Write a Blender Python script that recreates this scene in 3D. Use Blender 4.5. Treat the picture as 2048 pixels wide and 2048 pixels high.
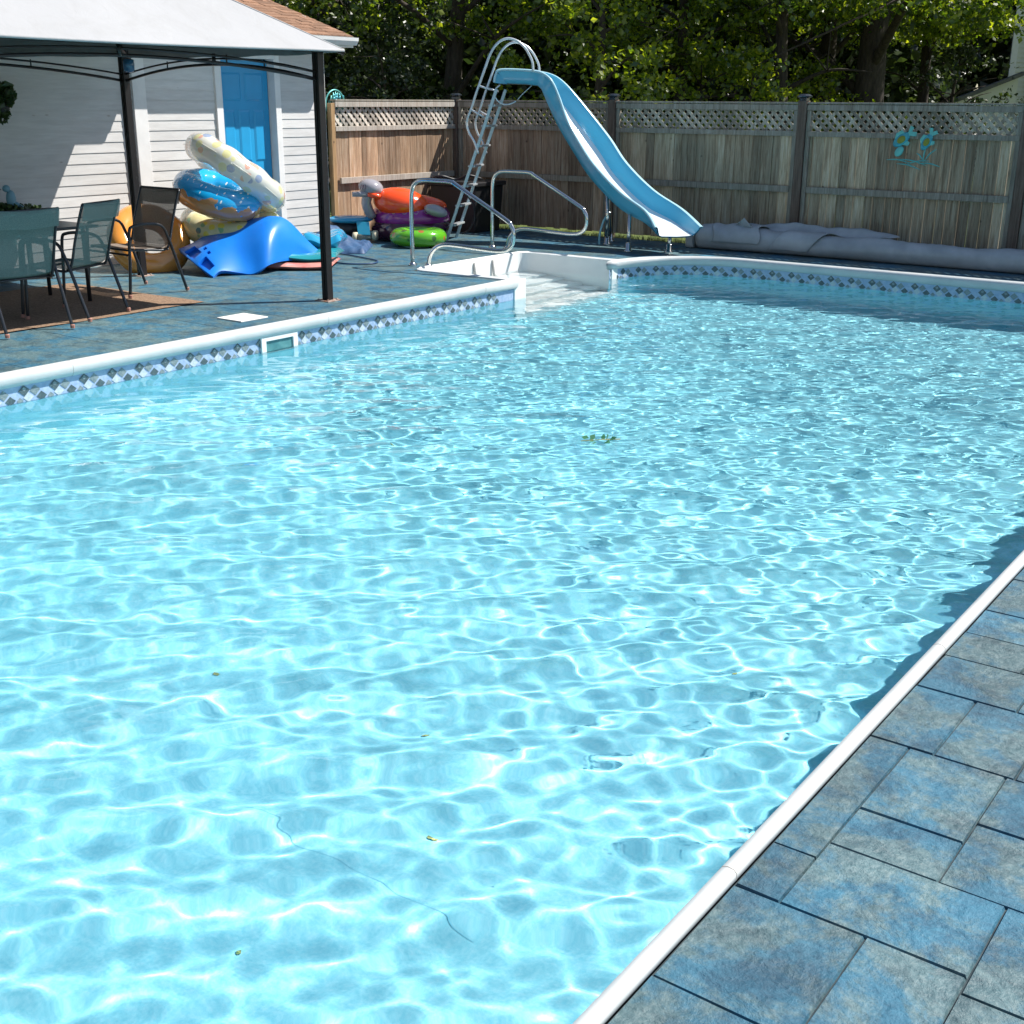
import bpy, bmesh, math, random
import numpy as np
from mathutils import Vector, Matrix
from mathutils.geometry import tessellate_polygon
rad = math.radians
for o in list(bpy.data.objects): bpy.data.objects.remove(o, do_unlink=True)
SC = bpy.context.scene
COL = SC.collection

# ---------------------------------------------------------------- camera, sky, sun, exposure
F_PX = 2432.0
cam_d = bpy.data.cameras.new('camera'); cam = bpy.data.objects.new('camera', cam_d); COL.objects.link(cam)
cam_d.sensor_width = 36.0; cam_d.lens = F_PX / 2048 * 36.0; cam_d.clip_start = .05; cam_d.clip_end = 400
PITCH = math.atan(824 / F_PX)
cam.matrix_world = (Matrix.Translation((0, 0, 1.75)) @ Matrix.Rotation(rad(36), 4, 'Z') @
                    Matrix.Rotation(math.pi / 2 - PITCH, 4, 'X') @ Matrix.Rotation(rad(.34), 4, 'Z'))
SC.camera = cam
SUN_AZ, SUN_EL = 50.0, 52.0
w = bpy.data.worlds.new('World'); SC.world = w; w.use_nodes = True
nt = w.node_tree; bg = nt.nodes['Background']; sky = nt.nodes.new('ShaderNodeTexSky')
sky.sky_type = 'NISHITA'; sky.sun_disc = False; sky.sun_elevation = rad(SUN_EL); sky.sun_rotation = rad(90 - SUN_AZ)
sky.air_density = 1.0; sky.dust_density = .6; sky.ozone_density = 1.2
nt.links.new(sky.outputs[0], bg.inputs[0]); bg.inputs[1].default_value = .075
sd = bpy.data.lights.new('sun', 'SUN'); sd.energy = 4.8; sd.angle = rad(.5); sd.color = (1, .955, .89)
so = bpy.data.objects.new('sun', sd); COL.objects.link(so)
so.rotation_euler = Vector((math.cos(rad(SUN_AZ)), math.sin(rad(SUN_AZ)), math.tan(rad(SUN_EL)))).to_track_quat('Z', 'Y').to_euler()
sd.cycles.is_caustics_light = True
SC.view_settings.view_transform = 'Standard'; SC.view_settings.look = 'None'
SC.view_settings.exposure = 0.80; SC.view_settings.gamma = 1
SC.render.engine = 'CYCLES'
SC.cycles.use_denoising = True
SC.cycles.max_bounces = 10; SC.cycles.transparent_max_bounces = 12; SC.cycles.transmission_bounces = 8
SC.cycles.sample_clamp_indirect = 6

# ---------------------------------------------------------------- helpers
CX, SX = math.cos(rad(-36)), math.sin(rad(-36))
def V(*a): return Vector(a)
def XY(x, y, z=0.0):            # survey frame -> site frame (site axes run along the pool edges)
    return Vector((x * CX + y * SX, -x * SX + y * CX, z))
def A3(c): return (c[0], c[1], c[2], 1)
def newmat(name):
    m = bpy.data.materials.new(name); m.use_nodes = True
    return m, m.node_tree, m.node_tree.nodes['Principled BSDF']
def N(t, typ, **k):
    n = t.nodes.new(typ)
    for a, v in k.items():
        if a.startswith('i_'): n.inputs[int(a[2:])].default_value = v
        else: setattr(n, a, v)
    return n
def coord(t, kind='pos', scale=(1, 1, 1)):
    if kind == 'pos': s = N(t, 'ShaderNodeNewGeometry').outputs['Position']
    else: s = N(t, 'ShaderNodeTexCoord').outputs['Object']
    mp = N(t, 'ShaderNodeMapping'); mp.inputs['Scale'].default_value = scale
    t.links.new(s, mp.inputs['Vector']); return mp.outputs[0]
def noise(t, vec, scale, detail=4, rough=.55, dist=0):
    n = N(t, 'ShaderNodeTexNoise'); n.inputs['Scale'].default_value = scale; n.inputs['Detail'].default_value = detail
    n.inputs['Roughness'].default_value = rough; n.inputs['Distortion'].default_value = dist
    t.links.new(vec, n.inputs['Vector']); return n.outputs[0]
def ramp(t, fac, stops, interp='LINEAR'):
    r = N(t, 'ShaderNodeValToRGB'); r.color_ramp.interpolation = interp
    e = r.color_ramp.elements
    while len(e) < len(stops): e.new(.5)
    for i, (p, c) in enumerate(stops): e[i].position = p; e[i].color = A3(c)
    t.links.new(fac, r.inputs[0]); return r.outputs[0]
def mix(t, fac, a, b, mode='MIX'):
    m = N(t, 'ShaderNodeMix', data_type='RGBA', blend_type=mode)
    for s, v in ((m.inputs[0], fac), (m.inputs[6], a), (m.inputs[7], b)):
        if isinstance(v, (int, float)): s.default_value = v
        elif isinstance(v, tuple): s.default_value = A3(v)
        else: t.links.new(v, s)
    return m.outputs[2]
def bump(t, b, h, strength=.3, dist=.01):
    n = N(t, 'ShaderNodeBump'); n.inputs['Strength'].default_value = strength; n.inputs['Distance'].default_value = dist
    t.links.new(h, n.inputs['Height']); t.links.new(n.outputs[0], b.inputs['Normal'])
def P(name, c, rough=.5, metal=0, c2=None, nscale=8, kind='obj', bumpv=0, bscale=60, nlo=.35, nhi=.65, **k):
    m, t, b = newmat(name)
    b.inputs['Base Color'].default_value = A3(c); b.inputs['Roughness'].default_value = rough; b.inputs['Metallic'].default_value = metal
    for a, v in k.items(): b.inputs[a.replace('_', ' ')].default_value = v
    if c2:
        f = noise(t, coord(t, kind), nscale); col = ramp(t, f, [(nlo, c), (nhi, c2)])
        t.links.new(col, b.inputs['Base Color'])
    if bumpv: bump(t, b, noise(t, coord(t, kind), bscale), bumpv, .004)
    return m
def island(t, lo, hi):
    g = N(t, 'ShaderNodeNewGeometry')
    mr = N(t, 'ShaderNodeMapRange'); mr.inputs[3].default_value = lo; mr.inputs[4].default_value = hi
    t.links.new(g.outputs['Random Per Island'], mr.inputs[0]); return mr.outputs[0]

class MB:
    def __init__(s): s.v = []; s.f = []; s.m = []; s.mi = 0
    def add(s, vs, fs):
        o = len(s.v); s.v += [tuple(p) for p in vs]
        for f in fs: s.f.append(tuple(i + o for i in f)); s.m.append(s.mi)
        return s
    def box(s, x0, x1, y0, y1, z0, z1):
        return s.add([(x0, y0, z0), (x1, y0, z0), (x1, y1, z0), (x0, y1, z0), (x0, y0, z1), (x1, y0, z1), (x1, y1, z1), (x0, y1, z1)],
                     [(0, 3, 2, 1), (4, 5, 6, 7), (0, 1, 5, 4), (1, 2, 6, 5), (2, 3, 7, 6), (3, 0, 4, 7)])
    def bar(s, p, q, w_, h_, up=(0, 0, 1)):
        p = Vector(p); q = Vector(q); d = (q - p).normalized(); u = Vector(up)
        sd_ = d.cross(u)
        if sd_.length < 1e-4: sd_ = d.cross(Vector((1, 0, 0)))
        sd_.normalize(); u = sd_.cross(d).normalized()
        a = sd_ * w_ / 2; b = u * h_ / 2
        vs = [p - a - b, p + a - b, p + a + b, p - a + b, q - a - b, q + a - b, q + a + b, q - a + b]
        return s.add(vs, [(0, 3, 2, 1), (4, 5, 6, 7), (0, 1, 5, 4), (1, 2, 6, 5), (2, 3, 7, 6), (3, 0, 4, 7)])
    def tube(s, pts, r, n=10, closed=False):
        pts = [Vector(p) for p in pts]; m = len(pts)
        rr = r if isinstance(r, (list, tuple)) else [r] * m
        T = []
        for i in range(m):
            if closed: d = pts[(i + 1) % m] - pts[i - 1]
            else: d = pts[min(i + 1, m - 1)] - pts[max(i - 1, 0)]
            T.append(d.normalized())
        u = T[0].cross(Vector((0, 0, 1)))
        if u.length < .05: u = T[0].cross(Vector((1, 0, 0)))
        u.normalize(); vs = []
        for i in range(m):
            u = (u - T[i] * u.dot(T[i])).normalized(); b = T[i].cross(u)
            for k in range(n):
                a = 2 * math.pi * k / n; vs.append(pts[i] + (u * math.cos(a) + b * math.sin(a)) * rr[i])
        fs = []
        for i in range(m if closed else m - 1):
            j = (i + 1) % m
            for k in range(n):
                k2 = (k + 1) % n; fs.append((i * n + k, i * n + k2, j * n + k2, j * n + k))
        if not closed: fs += [tuple(range(n - 1, -1, -1)), tuple((m - 1) * n + k for k in range(n))]
        return s.add(vs, fs)
    def sweep(s, secs, closed=False, caps=True):       # list of equal-length rings
        n = len(secs[0]); m = len(secs); vs = [p for r in secs for p in r]; fs = []
        for i in range(m if closed else m - 1):
            j = (i + 1) % m
            for k in range(n):
                k2 = (k + 1) % n; fs.append((i * n + k, i * n + k2, j * n + k2, j * n + k))
        if caps and not closed: fs += [tuple(range(n - 1, -1, -1)), tuple((m - 1) * n + k for k in range(n))]
        return s.add(vs, fs)
    def lathe(s, prof, c=(0, 0, 0), n=24, M=None):
        c = Vector(c); vs = []
        for (r, z) in prof:
            for k in range(n):
                a = 2 * math.pi * k / n; p = Vector((r * math.cos(a), r * math.sin(a), z))
                if M is not None: p = M @ p
                vs.append(c + p)
        m = len(prof); fs = [(i * n + k, i * n + (k + 1) % n, (i + 1) * n + (k + 1) % n, (i + 1) * n + k) for i in range(m - 1) for k in range(n)]
        fs += [tuple(range(n - 1, -1, -1)), tuple((m - 1) * n + k for k in range(n))]
        return s.add(vs, fs)
    def torus(s, c, nrm, R, r, n=48, m=20, flat=1.0, wob=0, seam=0):
        c = Vector(c); M = Vector(nrm).normalized().to_track_quat('Z', 'Y').to_matrix(); vs = []
        for i in range(n):
            a = 2 * math.pi * i / n
            for k in range(m):
                b = 2 * math.pi * k / m
                rr = r * (1 + wob * math.sin(a * 9) * .5)
                p = Vector(((R + rr * math.cos(b)) * math.cos(a), (R + rr * math.cos(b)) * math.sin(a), rr * flat * math.sin(b)))
                vs.append(c + M @ p)
        fs = [(i * m + k, ((i + 1) % n) * m + k, ((i + 1) % n) * m + (k + 1) % m, i * m + (k + 1) % m) for i in range(n) for k in range(m)]
        return s.add(vs, fs)
    def ellipsoid(s, c, rx, ry, rz, M=None, n=24, m=14):
        c = Vector(c); M = M or Matrix.Identity(3); vs = []
        for i in range(1, m):
            t_ = math.pi * i / m
            for k in range(n):
                a = 2 * math.pi * k / n
                vs.append(c + M @ Vector((rx * math.sin(t_) * math.cos(a), ry * math.sin(t_) * math.sin(a), rz * math.cos(t_))))
        fs = [(i * n + k, i * n + (k + 1) % n, (i + 1) * n + (k + 1) % n, (i + 1) * n + k) for i in range(m - 2) for k in range(n)]
        o = len(vs); vs += [c + M @ Vector((0, 0, rz)), c - M @ Vector((0, 0, rz))]
        fs += [(o, (k + 1) % n, k) for k in range(n)] + [(o + 1, (m - 2) * n + k, (m - 2) * n + (k + 1) % n) for k in range(n)]
        return s.add(vs, fs)
    def build(s, name, mats, parent=None, smooth=False, bevel=0, local=False):
        me = bpy.data.meshes.new(name)
        off = Vector((0, 0, 0)) if (parent is None or local) else world_loc(parent)
        me.from_pydata([(p[0] - off.x, p[1] - off.y, p[2] - off.z) for p in s.v], [], s.f)
        for m in (mats if isinstance(mats, (list, tuple)) else [mats]): me.materials.append(m)
        if any(s.m): me.polygons.foreach_set('material_index', s.m)
        me.update()
        bm = bmesh.new(); bm.from_mesh(me); bmesh.ops.recalc_face_normals(bm, faces=bm.faces); bm.to_mesh(me); bm.free()
        if smooth: me.shade_smooth()
        o = bpy.data.objects.new(name, me); COL.objects.link(o)
        if parent: o.parent = parent
        if bevel:
            bv = o.modifiers.new('bevel', 'BEVEL'); bv.width = bevel; bv.segments = 2; bv.limit_method = 'ANGLE'; bv.angle_limit = rad(40)
        return o
def world_loc(o):
    l = Vector(o.location)
    while o.parent: o = o.parent; l += Vector(o.location)
    return l
def thing(name, label, cat, loc=(0, 0, 0), rz=0, group=None):
    o = bpy.data.objects.new(name, None); COL.objects.link(o); o.empty_display_size = .1
    o.location = loc; o.rotation_euler = (0, 0, rz); tag(o, label, cat, group); return o
def tag(o, label, cat, group=None):
    o['label'] = label; o['category'] = cat
    if group: o['group'] = group
    return o
def kind(o, k='structure'): o['kind'] = k; return o
def copytree(o, parent=None):
    c = o.copy(); COL.objects.link(c)
    if parent: c.parent = parent
    for ch in list(o.children): copytree(ch, c)
    return c
def arc(c, r, a0, a1, n):
    return [(c[0] + r * math.cos(rad(a0 + (a1 - a0) * i / n)), c[1] + r * math.sin(rad(a0 + (a1 - a0) * i / n))) for i in range(n + 1)]
def smoothpts(pts, k=6):
    P_ = [Vector(p) for p in pts]; out = []
    for i in range(len(P_) - 1):
        p0 = P_[max(i - 1, 0)]; p1 = P_[i]; p2 = P_[i + 1]; p3 = P_[min(i + 2, len(P_) - 1)]
        for j in range(k):
            t_ = j / k
            out.append(.5 * ((2 * p1) + (p2 - p0) * t_ + (2 * p0 - 5 * p1 + 4 * p2 - p3) * t_ ** 2 + (3 * p1 - p0 - 3 * p2 + p3) * t_ ** 3))
    return out + [P_[-1]]

# ---------------------------------------------------------------- materials
def deck_material():
    m, t, b = newmat('stamped_concrete')
    v = coord(t)
    big = noise(t, v, 1.1, 5, .6, .4); mid = noise(t, v, 3.2, 7, .72, .25); fine = noise(t, v, 34, 6, .75)
    base = ramp(t, fine, [(.30, (.036, .084, .098)), (.5, (.078, .142, .158)), (.70, (.15, .21, .215))])
    blue = ramp(t, fine, [(.3, (.010, .080, .135)), (.7, (.045, .160, .235))])
    f = ramp(t, mid, [(.46, (0, 0, 0)), (.55, (1, 1, 1))])
    c = mix(t, f, base, blue)
    tan = ramp(t, big, [(.55, (0, 0, 0)), (.75, (.55, .55, .55))])
    c = mix(t, tan, c, (.095, .165, .18))
    dkp = ramp(t, noise(t, v, 4.5, 7, .75, .3), [(.38, (.52, .56, .60)), (.54, (1.0, 1.0, 1.0))]); c = mix(t, 1.0, c, dkp, 'MULTIPLY')
    g = N(t, 'ShaderNodeMath', operation='MULTIPLY'); t.links.new(island(t, .80, 1.20), g.inputs[0]); g.inputs[1].default_value = 1
    hs = N(t, 'ShaderNodeHueSaturation'); t.links.new(g.outputs[0], hs.inputs['Value']); t.links.new(c, hs.inputs['Color'])
    t.links.new(hs.outputs[0], b.inputs['Base Color'])
    rr = ramp(t, mid, [(.3, (.45,) * 3), (.7, (.75,) * 3)]); t.links.new(rr, b.inputs['Roughness'])
    add = N(t, 'ShaderNodeMath', operation='ADD'); sc = N(t, 'ShaderNodeMath', operation='MULTIPLY'); sc.inputs[1].default_value = .25
    t.links.new(fine, sc.inputs[0]); t.links.new(noise(t, v, 9, 6, .65, .3), add.inputs[0]); t.links.new(sc.outputs[0], add.inputs[1])
    bump(t, b, add.outputs[0], .9, .02)
    return m
M_DECK = deck_material()
M_GROUT = P('joint_concrete', (.018, .032, .040), .95, c2=(.045, .065, .075), nscale=20, kind='pos')
def grass_material():
    m, t, b = newmat('lawn'); v = coord(t)
    c = ramp(t, noise(t, v, 6, 6, .7), [(.3, (.03, .06, .012)), (.5, (.08, .12, .02)), (.75, (.2, .22, .05))])
    t.links.new(c, b.inputs['Base Color']); b.inputs['Roughness'].default_value = .95
    bump(t, b, noise(t, v, 70), .8, .03); return m
M_GRASS = grass_material()
def liner_material(name, c1, c2, c3):
    m, t, b = newmat(name); v = coord(t)
    c = ramp(t, noise(t, v, 45, 5, .7), [(.35, c1), (.5, c2), (.68, c3)])
    big = ramp(t, noise(t, v, 1.3, 4, .6), [(.35, (.86,) * 3), (.65, (1, 1, 1))])
    t.links.new(mix(t, 1.0, c, big, 'MULTIPLY'), b.inputs['Base Color']); b.inputs['Roughness'].default_value = .6
    return m
M_LINER = liner_material('pool_liner', (.20, .58, .69), (.265, .64, .74), (.36, .70, .79))
M_COPE = P('coping_vinyl', (.56, .575, .57), .4, c2=(.47, .50, .50), nscale=3, kind='pos')
M_STEP = P('fibreglass', (.80, .81, .79), .3, c2=(.72, .74, .73), nscale=2, kind='pos')
M_LAV = P('band_lavender', (.26, .37, .55), .35, c2=(.38, .48, .63), nscale=30, kind='pos')
M_DDARK = P('band_charcoal', (.05, .08, .095), .3, c2=(.09, .13, .14), nscale=50, kind='pos')
M_DGREY = P('band_grey', (.14, .19, .21), .3, c2=(.24, .29, .30), nscale=60, kind='pos')
M_DWHITE = P('band_white', (.55, .60, .62), .3, c2=(.40, .48, .52), nscale=50, kind='pos')
M_WHITE = P('white_plastic', (.8, .8, .78), .4)
def water_material():
    m, t, b = newmat('pool_water')
    b.inputs['Base Color'].default_value = (.93, .99, 1, 1); b.inputs['Roughness'].default_value = 0
    b.inputs['Transmission Weight'].default_value = 1; b.inputs['IOR'].default_value = 1.333
    return m
M_WATER = water_material()
def siding_material(name, c1, c2, knots=True):
    m, t, b = newmat(name)
    v = coord(t, 'pos', (1, 1, 9)); c = ramp(t, noise(t, v, 3.5, 5, .6), [(.35, c1), (.65, c2)])
    if knots:
        k = N(t, 'ShaderNodeTexVoronoi'); k.inputs['Scale'].default_value = 2.6
        t.links.new(coord(t, 'pos', (1, 1, 2.6)), k.inputs['Vector'])
        kf = ramp(t, k.outputs['Distance'], [(.0, (1, 1, 1)), (.075, (0, 0, 0))])
        c = mix(t, kf, c, (.30, .26, .23))
    hs = N(t, 'ShaderNodeHueSaturation'); t.links.new(island(t, .93, 1.05), hs.inputs['Value']); t.links.new(c, hs.inputs['Color'])
    t.links.new(hs.outputs[0], b.inputs['Base Color']); b.inputs['Roughness'].default_value = .65
    bump(t, b, noise(t, coord(t, 'pos', (1, 1, 14)), 6), .15, .004); return m
M_SIDING = siding_material('painted_pine', (.52, .51, .50), (.60, .59, .58))
M_TRIM = P('white_trim', (.74, .73, .72), .5, c2=(.68, .67, .66), nscale=6, kind='pos')
M_DOOR = P('blue_door_paint', (.02, .29, .56), .35, c2=(.02, .31, .60), nscale=3)
def shingle_material():
    m, t, b = newmat('asphalt_shingles')
    c = ramp(t, noise(t, coord(t), 55, 4, .8), [(.3, (.12, .062, .037)), (.5, (.23, .125, .075)), (.7, (.35, .21, .135))])
    hs = N(t, 'ShaderNodeHueSaturation'); t.links.new(island(t, .7, 1.25), hs.inputs['Value']); t.links.new(c, hs.inputs['Color'])
    t.links.new(hs.outputs[0], b.inputs['Base Color']); b.inputs['Roughness'].default_value = .95; return m
M_SHINGLE = shingle_material()
def wood_material(name, dark, mid, light, grain=2.2):
    m, t, b = newmat(name)
    g = N(t, 'ShaderNodeNewGeometry')
    rnd = N(t, 'ShaderNodeVectorMath', operation='SCALE'); rnd.inputs[0].default_value = (17, 31, 9)
    t.links.new(g.outputs['Random Per Island'], rnd.inputs['Scale'])
    ad = N(t, 'ShaderNodeVectorMath', operation='ADD'); t.links.new(g.outputs['Position'], ad.inputs[0]); t.links.new(rnd.outputs[0], ad.inputs[1])
    mp = N(t, 'ShaderNodeMapping'); mp.inputs['Scale'].default_value = (14, 14, .9); t.links.new(ad.outputs[0], mp.inputs['Vector'])
    mp2 = N(t, 'ShaderNodeMapping'); mp2.inputs['Scale'].default_value = (40, 40, 1.6); t.links.new(ad.outputs[0], mp2.inputs['Vector'])
    n1 = noise(t, mp.outputs[0], grain, 6, .7, .5); n2 = noise(t, mp2.outputs[0], 3, 5, .7)
    c = ramp(t, n1, [(.3, dark), (.5, mid), (.72, light)])
    c2 = ramp(t, n2, [(.3, (.62,) * 3), (.6, (1.1,) * 3)])
    c = mix(t, 1.0, c, c2, 'MULTIPLY')
    grey = ramp(t, noise(t, coord(t, 'pos', (1, 1, .5)), 1.2, 3), [(.42, (0, 0, 0)), (.62, (.8, .8, .8))])
    c = mix(t, grey, c, mix(t, 1.0, c, (.90, .98, 1.02), 'MULTIPLY'))
    k = N(t, 'ShaderNodeTexVoronoi'); k.inputs['Scale'].default_value = 3.3; t.links.new(ad.outputs[0], k.inputs['Vector'])
    c = mix(t, ramp(t, k.outputs['Distance'], [(0, (1, 1, 1)), (.07, (0, 0, 0))]), c, (.05, .03, .02))
    hs = N(t, 'ShaderNodeHueSaturation'); t.links.new(island(t, .55, 1.4), hs.inputs['Value']); t.links.new(c, hs.inputs['Color'])
    t.links.new(hs.outputs[0], b.inputs['Base Color']); b.inputs['Roughness'].default_value = .85
    bump(t, b, n2, .4, .004); return m
M_BOARD_L = wood_material('cedar_boards', (.18, .105, .06), (.35, .22, .13), (.50, .38, .28))
M_BOARD_M = wood_material('brown_boards', (.16, .095, .06), (.34, .235, .16), (.47, .39, .30))  # browner wood for the corner bay of the far fence
M_BOARD_R = wood_material('weathered_boards', (.19, .125, .075), (.39, .30, .20), (.52, .46, .35))
M_RAIL = wood_material('fence_rail_wood', (.38, .31, .25), (.52, .45, .38), (.60, .55, .49))
M_RAIL_R = wood_material('grey_rail_wood', (.21, .17, .13), (.34, .295, .235), (.44, .41, .35))
M_POST = wood_material('post_wood', (.10, .06, .045), (.17, .115, .085), (.25, .18, .14))
M_ENDPOST = wood_material('fresh_post_wood', (.36, .20, .09), (.50, .30, .14), (.58, .38, .20))
M_BRONZE = P('bronze_metal', (.022, .018, .017), .38, .35)
M_RUST = P('rusty_plate', (.20, .07, .03), .8, c2=(.45, .40, .36), nscale=18)
M_CANOPY = P('canopy_fabric', (.335, .34, .35), .8, c2=(.32, .325, .335), nscale=1.2, kind='pos')
t_ = M_CANOPY.node_tree; b_ = t_.nodes['Principled BSDF']; v_ = coord(t_)
st_ = ramp(t_, noise(t_, v_, 2.3, 6, .75, .8), [(.36, (.945, .94, .93)), (.55, (1, 1, 1))]); src = b_.inputs['Base Color'].links[0].from_socket
t_.links.new(mix(t_, 1.0, src, st_, 'MULTIPLY'), b_.inputs['Base Color']); bump(t_, b_, noise(t_, v_, 5, 4, .6, .5), .35, .02)
M_UNDERSHADE = P('canopy_undershade', (.06, .075, .07), .85, c2=(.09, .10, .09), nscale=5, kind='pos')  # dark layer under the canopy, its shade put into the colour
M_STEEL = P('stainless_steel', (.62, .61, .58), .14, 1)
M_ALU = P('painted_aluminium', (.42, .52, .56), .35, .6)
M_ALUL = P('white_tube', (.62, .66, .68), .25, .5)
M_BED = P('sunlit_slide_bed', (.66, .74, .78), .25, c2=(.72, .79, .83), nscale=3, Coat_Weight=.5, Coat_Roughness=.1)  # pale colour imitates strong sun and sky reflection on the blue bed
M_RIM = P('slide_rim', (.40, .62, .70), .25, c2=(.34, .56, .65), nscale=6)
M_FLUME = P('slide_gelcoat', (.075, .40, .58), .22, c2=(.085, .38, .56), nscale=2, Coat_Weight=.5, Coat_Roughness=.08)
def mesh_fabric(name, c, c2, alpha):
    m, t, b = newmat(name)
    b.inputs['Roughness'].default_value = .8
    col = ramp(t, noise(t, coord(t, 'obj', (1, 1, 1)), 260, 2), [(.4, c), (.6, c2)]); t.links.new(col, b.inputs['Base Color'])
    b.inputs['Alpha'].default_value = alpha; return m
M_SLING_G = mesh_fabric('green_sling', (.10, .17, .155), (.17, .25, .23), .86)
M_SLING_B = mesh_fabric('brown_sling', (.17, .13, .10), (.28, .22, .18), .86)
M_CHFRAME = P('chair_frame', (.05, .052, .056), .28, .6)
M_FOOT = P('foot_cap', (.35, .17, .13), .7)
M_RUG = P('jute_rug', (.15, .09, .055), .95, c2=(.30, .20, .13), nscale=60, kind='pos', bumpv=.8, bscale=300)
M_RUBBER = P('black_rubber', (.012, .012, .014), .5)
def vinyl(name, c, rough=.16, **k): return P(name, c, rough, Coat_Weight=.6, Coat_Roughness=.05, **k)

# ---------------------------------------------------------------- pool and deck
WL = -.19                           # water level
PL, PR, PF, PN = -7.35, -1.03, 13.12, -2.6      # pool sides: left, right, far, near
ST0, ST1, STA = 10.15, 12.13, -8.66             # step recess: near, far, back
CR = 1.15                                       # radius of the rounded far-left corner
def pool_path(off=0.0, with_end=True):
    """open outline from the step recess (far flange) round the corner, far side, right side, near side, back to the near flange"""
    l, r, f, n = PL - off, PR + off, PF + off, PN - off
    c1 = (PL + CR, PF - CR); R_ = CR + off; r2 = .35 + off; c2 = (PR - .35, PF - .35)
    pts = [(l, ST1)] if with_end else []
    pts += arc(c1, R_, 180, 90, 14) + arc(c2, r2, 90, 0, 6) + [(r, n), (l, n), (l, ST0)]
    return pts
def subdivide(pts, step=.5):
    out = [pts[0]]
    for a, b in zip(pts, pts[1:]):
        d = math.dist(a, b); k = max(1, int(d / step))
        for i in range(1, k + 1): out.append((a[0] + (b[0] - a[0]) * i / k, a[1] + (b[1] - a[1]) * i / k))
    return out
def floor_z(a, b):
    t_ = min(max((b - 3.0) / 6.5, 0), 1); t_ = t_ * t_ * (3 - 2 * t_)
    return -.98 - .30 * t_
# liner: walls and floor
wall = MB(); outl = subdivide(pool_path(), .5)
n = len(outl)
vs = [(a, b, .0) for a, b in outl] + [(a, b, floor_z(a, b)) for a, b in outl]
wall.add(vs, [(i, i + 1, n + i + 1, n + i) for i in range(n - 1)])
kind(wall.build('pool_wall', M_LINER)).cycles.is_caustics_receiver = True
fl = MB(); nx, ny = 16, 40; g0 = len(fl.v)
xs = [PL - .02 + (PR - PL + .04) * i / nx for i in range(nx + 1)]; ys = [PN - .02 + (PF - PN + .04) * j / ny for j in range(ny + 1)]
fl.add([(x, y, floor_z(x, y) + .002) for y in ys for x in xs], [(j * (nx + 1) + i, j * (nx + 1) + i + 1, (j + 1) * (nx + 1) + i + 1, (j + 1) * (nx + 1) + i) for j in range(ny) for i in range(nx)])
kind(fl.build('pool_floor', M_LINER, smooth=True)).cycles.is_caustics_receiver = True
sm = MB(); zf = floor_z(0, 2.43) + .0035
sm.add([(-2.95, 2.43, zf), (-1.9, 2.426, zf), (-1.9, 2.4285, zf), (-2.95, 2.432, zf)], [(0, 1, 2, 3)])
kind(sm.build('liner_seam', P('seam_blue', (.17, .50, .62), .6))).cycles.is_caustics_receiver = True
# patterned band just under the coping (sits 3 mm in front of the wall)
band = MB(); bp = subdivide(pool_path(-.003), .05)
cum = [0]
for a, b in zip(bp, bp[1:]): cum.append(cum[-1] + math.dist(a, b))
def along(s_, off=0.0):
    s_ = min(max(s_, 0), cum[-1] - 1e-4); i = max(0, np.searchsorted(cum, s_) - 1); i = min(i, len(bp) - 2)
    t_ = (s_ - cum[i]) / (cum[i + 1] - cum[i]); p = bp[i]; q = bp[i + 1]
    dx, dy = q[0] - p[0], q[1] - p[1]; L = math.hypot(dx, dy)
    return (p[0] + dx * t_ + dy / L * off, p[1] + dy * t_ - dx / L * off)
BT, BB = -.075, -.215
n = len(bp)
band.add([(a, b, BT) for a, b in bp] + [(a, b, BB) for a, b in bp], [(i, i + 1, n + i + 1, n + i) for i in range(n - 1)])
per = .235
def diamond(s_, z, hw, hh, mi, e=.0025):
    band.mi = mi
    vs = []
    for ds, dz in ((-hw, 0), (0, -hh), (hw, 0), (0, hh)):
        a, b = along(s_ + ds, e); vs.append((a, b, z + dz))
    band.add(vs, [(0, 1, 2, 3)])
k = 0
while per * (k + 1) < cum[-1]:
    s0 = per * (k + .3)
    diamond(s0, -.172, .040, .034, 1, .0022)
    diamond(s0 - .046, -.125, .040, .036, 2, .0026)
    diamond(s0 - .100, -.165, .040, .034, 3, .003)
    diamond(s0 - .128, -.115, .044, .038, 1, .0034); diamond(s0 - .128, -.106, .018, .016, 2, .004)
    diamond(s0 - .165, -.182, .026, .024, 2, .0022)
    k += 1
band.mi = 0
kind(band.build('pool_band', [M_LAV, M_DDARK, M_DGREY, M_DWHITE]))
# coping: a rounded white profile swept along the outline
def cope_ring(p, nrm, s=1):
    prof = [(.035, .0), (.035, .018), (.022, .026), (0, .028), (-.024, .022), (-.040, .004), (-.044, -.022), (-.038, -.05), (-.026, -.070), (-.012, -.078), (0, -.078), (.0, -.02)]
    return [(p[0] + nrm[0] * u * s, p[1] + nrm[1] * u * s, z) for u, z in prof]
cp = subdivide(pool_path(.0), .6)
rings = []
for i, p in enumerate(cp):
    a = cp[max(i - 1, 0)]; b = cp[min(i + 1, len(cp) - 1)]
    if 0 < i < len(cp) - 1:
        d1 = Vector((p[0] - a[0], p[1] - a[1])).normalized(); d2 = Vector((b[0] - p[0], b[1] - p[1])).normalized()
        d = (d1 + d2).normalized(); s_ = 1 / max(.7, d.dot(d1))
    else: d = Vector((b[0] - a[0], b[1] - a[1])).normalized(); s_ = 1
    if abs(p[0] - PR) < .02 and p[1] < PF - .5: s_ *= .66
    rings.append(cope_ring(p, (-d[1], d[0]), s_))
cm = MB(); cm.sweep(rings); cm.mi = 1
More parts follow.
